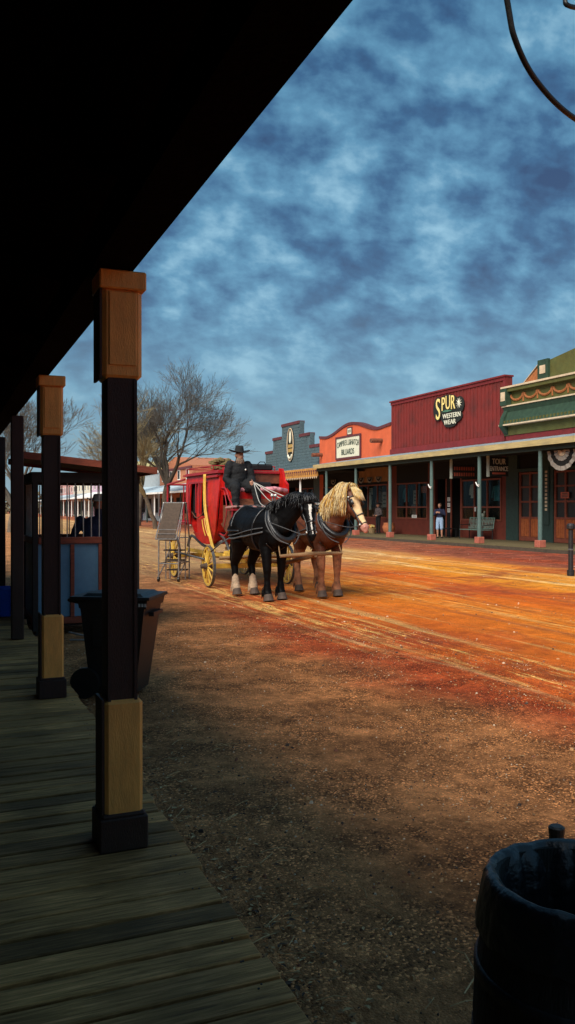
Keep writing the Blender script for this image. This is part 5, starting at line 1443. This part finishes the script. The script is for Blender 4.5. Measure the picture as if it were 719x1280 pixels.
# people opposite
standing('person', 'shopper in dark top and pale blue shorts at the red store entrance', (22.3,33.85,.15), R(215), [M['skin'],M['cloth_navy'],M['denim_pale'],M['shoe']], 1.70, 'chest', shorts=True, wide=1.1)
standing('person', 'figure in dark patterned clothes and hat outside the orange building', (22.9,41.1,.15), R(190), [M['skin'],dkc,M['cloth_black'],M['shoe']], 1.75, 'front', M['felt'])
t = thing('basket', 'round basket of orange and yellow goods beside the patterned figure', 'basket', (22.8,41.65,.15))
mb = MB(); mb.lathe((0,0,0),[(.16,0),(.26,.28),(.28,.28),(.27,.30),(.24,.28)],16); mb.build('wicker', M['canvas'], t)
mb = MB()
for i in range(16): mb.ball((random.uniform(-.15,.15),random.uniform(-.15,.15),.30+random.uniform(0,.14)), .085, 8, i%2)
mb.build('contents', [mat('orange_goods',(.50,.16,.04),.8,.3,9), mat('yellow_goods',(.50,.36,.12),.8,.3,9)], t, smooth=True)
t = thing('clay_pot', 'orange clay pot standing against the left end of the red store', 'pot', (22.9,39.9,.15))
mb = MB(); mb.lathe((0,0,0),[(.18,0),(.32,.2),(.36,.42),(.28,.6),(.30,.64),(.26,.64)],18); mb.build('body', mat('orange_clay',(.42,.13,.05),.8,.2,6), t, smooth=True)
# flag
t = thing('flag', 'small red and white striped flag on a slanted white pole before the slate building', 'flag', (20.5,50.2,2.0))
mb = MB(); mb.tube([(0,-.9,-.1),(-.1,1.2,1.75)], .035, 8); mb.build('pole', M['white'], t)
mb = MB()
for k in range(7):
    n = 8; vs = []
    for j in range(n+1):
        z = 1.25-j*.14
        for e_ in (0,1):
            y = .95-(k+e_)*.085+.05*math.sin(j*.9+k*.3) + .1*j*.12
            vs += [(-.10+.04*math.sin(j*1.1+k*.5), y, z),(-.088+.04*math.sin(j*1.1+k*.5), y, z)]
    mb.add(vs, [(j*4+a,j*4+b_,(j+1)*4+b_,(j+1)*4+a) for j in range(n) for a,b_ in ((0,2),(1,3),(0,1),(2,3))], k%2)
mb.build('cloth', [mat('flag_red',(.35,.03,.03),.8,.2,6), M['white']], t)
# black post at the frame edge
t = thing('hitching_post', 'black iron post with a flared cap at the right edge of the picture', 'post', (14.0,15.9,0))
t.scale = (1,1,1.1)
mb = MB(); mb.tube([(0,0,0),(0,0,.12),(0,0,.13),(0,0,1.0)],[.09,.09,.06,.055],14); mb.build('shaft', M['iron'], t)
mb = MB(); mb.lathe((0,0,1.0),[(.06,0),(.10,.03),(.10,.10),(.075,.14),(.0,.15)],14); mb.build('cap', M['iron'], t)
mb = MB(); mb.lathe((0,0,.55),[(.058,0),(.068,.01),(.068,.03),(.058,.04)],14); mb.build('collar', M['strap_grey'], t)
t['label'] = 'black iron post with a flared cap at the right edge of the picture'

# people far under the awnings
standing('person', 'dark figure under the pale blue awning left of the trunk', (20.9,93.5,0), R(250), [M['skin'],M['cloth_black'],M['cloth_navy'],M['shoe']], 1.78, 'down', M['felt'], voxel=.03)
standing('person', 'figure in dark red under the awning just right of the trunk', (21.5,87.0,0), R(200), [M['skin'],M['cloth_red'],M['cloth_black'],M['shoe']], 1.7, 'down', voxel=.03)
standing('person', 'figure in navy near the awning post, nearest the coach', (21.2,81.5,0), R(160), [M['skin'],M['cloth_navy'],M['denim_pale'],M['shoe']], 1.68, 'front', voxel=.03)

for o in list(C.objects):
    if o.parent is None and o.type == 'EMPTY' and o.location.x > 20 and o.location.y > 20 and o.name.split('.')[0] not in ('person',) : o.location.y += .58
    elif o.parent is None and o.name.startswith('person') and o.location.x > 20 and o.location.y < 60: o.location.y += .58
GR = {'horse':'horses harnessed to the stagecoach','bunting':'fan buntings on the far porches','notice':'notices on the far storefronts','display_garment':'garments in the far shop windows','cord':'white cords tied on the far porch posts','hanging_sign':'signs hanging under the far porch','bench':'benches on the far boardwalk','shop_sign':'painted shop signs on the false fronts','store_building':'store buildings across the street','overhead_cable':'cables drooping over the street'}
for o in C.objects:
    g = GR.get(o.name.split('.')[0])
    if g and o.parent is None: o['group'] = g
# ------------------------------------------------------------------ trees
def tree(label, x, y, H, spread, seed, twm='twig', lean=(0,0), split=.22, minr=.014, levels=6, fork=3, r0=None):
    rnd = random.Random(seed); t = thing('bare_tree', label, 'tree', (x,y,0), 0, 'bare trees along the street')
    tr = MB(); cr = MB(); r0 = r0 or H*.020
    def branch(p, d, L, r, lv):
        n = 4 if lv < 3 else 3; pts = [p]; dd = d.copy()
        for k in range(n):
            dd = (dd + V((rnd.gauss(0,.13),rnd.gauss(0,.13),rnd.gauss(.03,.08)))).normalized()
            pts.append(pts[-1] + dd*L/n)
        r1 = max(minr*.6, r*(.62 if lv else .75))
        rad = [r+(r1-r)*k/n for k in range(n+1)]
        (tr if lv == 0 else cr).tube(pts, rad, 9 if lv == 0 else 5 if lv < 3 else 3, 0, cap=False)
        if lv >= levels: return
        kids = fork + (1 if rnd.random() < .5 else 0)
        for k in range(kids):
            f = rnd.uniform(.35,1.0) if (k and lv) else 1.0
            i = min(n-1, int(f*n)); q_ = pts[i].lerp(pts[i+1], f*n-i) if f < 1 else pts[-1]
            a = rnd.uniform(0,2*PI)+k*2.1; tilt = rnd.uniform(.30,.68) if (k or lv == 0) else rnd.uniform(.1,.3)
            if lv == 0: tilt = rnd.uniform(.2,.62)
            o1 = dd.orthogonal().normalized(); o2 = dd.cross(o1)
            nd_ = (dd*math.cos(tilt) + (o1*math.cos(a)+o2*math.sin(a))*math.sin(tilt)*spread)
            nd_.z = max(nd_.z, -.15); nd_.normalize()
            branch(q_, nd_, L*rnd.uniform(.62,.86)*(1 if lv else 1.15), r1*rnd.uniform(.6,.85), lv+1)
    branch(V((0,0,-.1)), V((lean[0],lean[1],1)).normalized(), H*split, r0, 0)
    # fit to wanted height
    zmax = max(v[2] for v in cr.v); s = H/zmax
    for m_ in (tr, cr): m_.v = [(a*s,b*s,c*s) for a,b,c in m_.v]
    tr.build('trunk', M['bark'], t, smooth=True, fix=False); cr.build('crown', M[twm], t, fix=False)
    return t
tree('tall bare tree with a wide twiggy crown rising behind the coach', 17.0, 67.5, 13.9, 1.05, 14, 'twig', lean=(.05,-.02), levels=7, minr=.0125, split=.2)
tree('slender bare tree with golden twigs and a thin trunk left of the coach', 15.3, 63.5, 10.6, .85, 5, 'twig_gold', levels=6, minr=.018, split=.26, r0=.2)
tree('leaning bare tree just right of the first porch post', 15.9, 73.0, 11.6, .9, 21, 'twig_gold', lean=(.1,.0), levels=6, minr=.022, split=.2)
tree('bare tree whose crown shows between the first two porch posts', 17.2, 89.0, 13.6, 1.0, 9, 'twig', levels=6, minr=.026, split=.2)
tree('nearby bare tree seen between the second and third porch posts', 3.0, 34.0, 7.6, 1.0, 17, 'twig', levels=6, minr=.009, split=.22, r0=.13)
tree('bare tree farthest up the street on the near side', 4.2, 58.0, 9.6, 1.0, 31, 'twig', levels=6, minr=.016, split=.2, r0=.18)
# far scrub closing the street
mb = MB(); rnd = random.Random(2)
for i in range(5200):
    x = rnd.uniform(-60,60); y = rnd.uniform(212,235); h = 3.0+2.2*noise.noise(V((x*.09,y*.1,0)))+2
    z = rnd.random()*h; s = rnd.uniform(.3,.8); a = rnd.random()*6.3
    d1 = V((math.cos(a),math.sin(a),rnd.uniform(-.6,.6)))*s; d2 = V((-math.sin(a)*.5,math.cos(a)*.5,rnd.uniform(.3,1)))*s
    c = V((x,y,z)); mb.add([c-d1,c-d2,c+d1,c+d2],[(0,1,2,3)])
tag(mb.build('far_scrub', mat('far_scrub_brown',(.12,.10,.06),.9,.4,.4), fix=False), 'brown scrub and bare woods closing the far end of the street', 'scrub', kind='stuff')

# ------------------------------------------------------------------ sky, sun, camera
SUN_EL, AZX, AZY = R(42), -.8, -.6
sd = V((AZX*math.cos(SUN_EL), AZY*math.cos(SUN_EL), math.sin(SUN_EL)))
w = bpy.data.worlds.new('World'); S.world = w; w.use_nodes = True; nt = w.node_tree; L = nt.links.new
bg = nt.nodes['Background']; bg.inputs['Strength'].default_value = .1
sky = nd(nt,'ShaderNodeTexSky', sky_type='NISHITA'); sky.sun_disc = False; sky.sun_elevation = SUN_EL; sky.sun_rotation = math.atan2(sd.x, sd.y)
sky.air_density = 1.2; sky.dust_density = .6
tc = nd(nt,'ShaderNodeTexCoord'); sp = nd(nt,'ShaderNodeSeparateXYZ'); L(tc.outputs['Generated'], sp.inputs[0])
def m2(op, a, b, c=None):
    n = nd(nt,'ShaderNodeMath', operation=op)
    for i, q_ in enumerate((a,b,c)):
        if q_ is None: continue
        if isinstance(q_,(int,float)): n.inputs[i].default_value = q_
        else: L(q_, n.inputs[i])
    return n.outputs[0]
zc = m2('ADD', m2('MAXIMUM', sp.outputs[2], 0.0), .62)
cx_ = nd(nt,'ShaderNodeCombineXYZ'); L(m2('DIVIDE', sp.outputs[0], zc), cx_.inputs[0]); L(m2('DIVIDE', sp.outputs[1], zc), cx_.inputs[1])
def wn(scale, det, rough, dist=0, sc=(1,1,1), off=(0,0,0)):
    mp = nd(nt,'ShaderNodeMapping'); mp.inputs['Scale'].default_value = sc; mp.inputs['Location'].default_value = off; mp.inputs['Rotation'].default_value = (0,0,R(25)); L(cx_.outputs[0], mp.inputs['Vector'])
    n = nd(nt,'ShaderNodeTexNoise'); n.inputs['Scale'].default_value = scale; n.inputs['Detail'].default_value = det; n.inputs['Roughness'].default_value = rough; n.inputs['Distortion'].default_value = dist
    L(mp.outputs[0], n.inputs['Vector']); return n.outputs['Fac']
a_ = wn(17, 6, .54, .10, (1,1.25,1), (3.1,1.7,0)); b_ = wn(5.0, 4, .5, 0, (1,1,1), (8,2,0))
f_ = m2('ADD', m2('MULTIPLY', a_, .50), m2('MULTIPLY', b_, .50))
rp = nd(nt,'ShaderNodeValToRGB'); e = rp.color_ramp.elements
e[0].position = .36; e[0].color = (.005,.026,.09,1); e[1].position = .66; e[1].color = (.27,.48,.60,1)
k = e.new(.44); k.color = (.020,.085,.185,1); k = e.new(.54); k.color = (.080,.23,.36,1)
L(f_, rp.inputs[0])
# towards the horizon the cloud deck evens out to a paler grey blue
hz = nd(nt,'ShaderNodeMapRange', interpolation_type='SMOOTHSTEP'); L(sp.outputs[2], hz.inputs[0]); hz.inputs[1].default_value = .0; hz.inputs[2].default_value = .30; hz.inputs[3].default_value = .85; hz.inputs[4].default_value = 0
mx = nd(nt,'ShaderNodeMixRGB'); L(hz.outputs[0], mx.inputs[0]); L(rp.outputs[0], mx.inputs[1]); mx.inputs[2].default_value = (.12,.255,.36,1)
sc_ = nd(nt,'ShaderNodeVectorMath', operation='SCALE'); L(mx.outputs[0], sc_.inputs[0]); sc_.inputs['Scale'].default_value = 3.1
# unseen warm glow added round the sun, behind the camera, as neutral fill
dt = nd(nt,'ShaderNodeVectorMath', operation='DOT_PRODUCT'); L(tc.outputs['Generated'], dt.inputs[0]); dt.inputs[1].default_value = sd
gl = m2('POWER', m2('MAXIMUM', dt.outputs['Value'], 0.0), 5.0)
ga = nd(nt,'ShaderNodeMixRGB', blend_type='ADD'); ga.inputs[0].default_value = 1
gs = nd(nt,'ShaderNodeVectorMath', operation='SCALE'); gs.inputs[0].default_value = (1.5,1.35,1.1); L(gl, gs.inputs['Scale'])
L(sc_.outputs[0], ga.inputs[1]); L(gs.outputs[0], ga.inputs[2])
m3 = nd(nt,'ShaderNodeMixRGB'); m3.inputs[0].default_value = .06; L(ga.outputs[0], m3.inputs[1]); L(sky.outputs[0], m3.inputs[2])
L(m3.outputs[0], bg.inputs['Color'])
sun = bpy.data.lights.new('sun','SUN'); sun.energy = 1.5; sun.angle = R(48); sun.color = (1,.93,.82)
so = bpy.data.objects.new('sun', sun); C.objects.link(so); so.rotation_euler = sd.to_track_quat('Z','Y').to_euler(); so.location = (0,0,30)
cam = bpy.data.cameras.new('camera'); co = bpy.data.objects.new('camera', cam); C.objects.link(co); S.camera = co
cam.sensor_fit = 'VERTICAL'; cam.sensor_height = 36; cam.lens = 29.25; cam.clip_start = .05; cam.clip_end = 4000
co.location = (0,0,1.65); co.rotation_euler = (R(90)-math.atan(6/1040), 0, -TH)
vs_ = S.view_settings; vs_.view_transform = 'Standard'; vs_.look = 'None'; vs_.exposure = 1.9; vs_.gamma = 1; vs_.use_curve_mapping = False
S.render.resolution_x = 575; S.render.resolution_y = 1024
S.cycles.max_bounces = 6; S.cycles.use_denoising = True
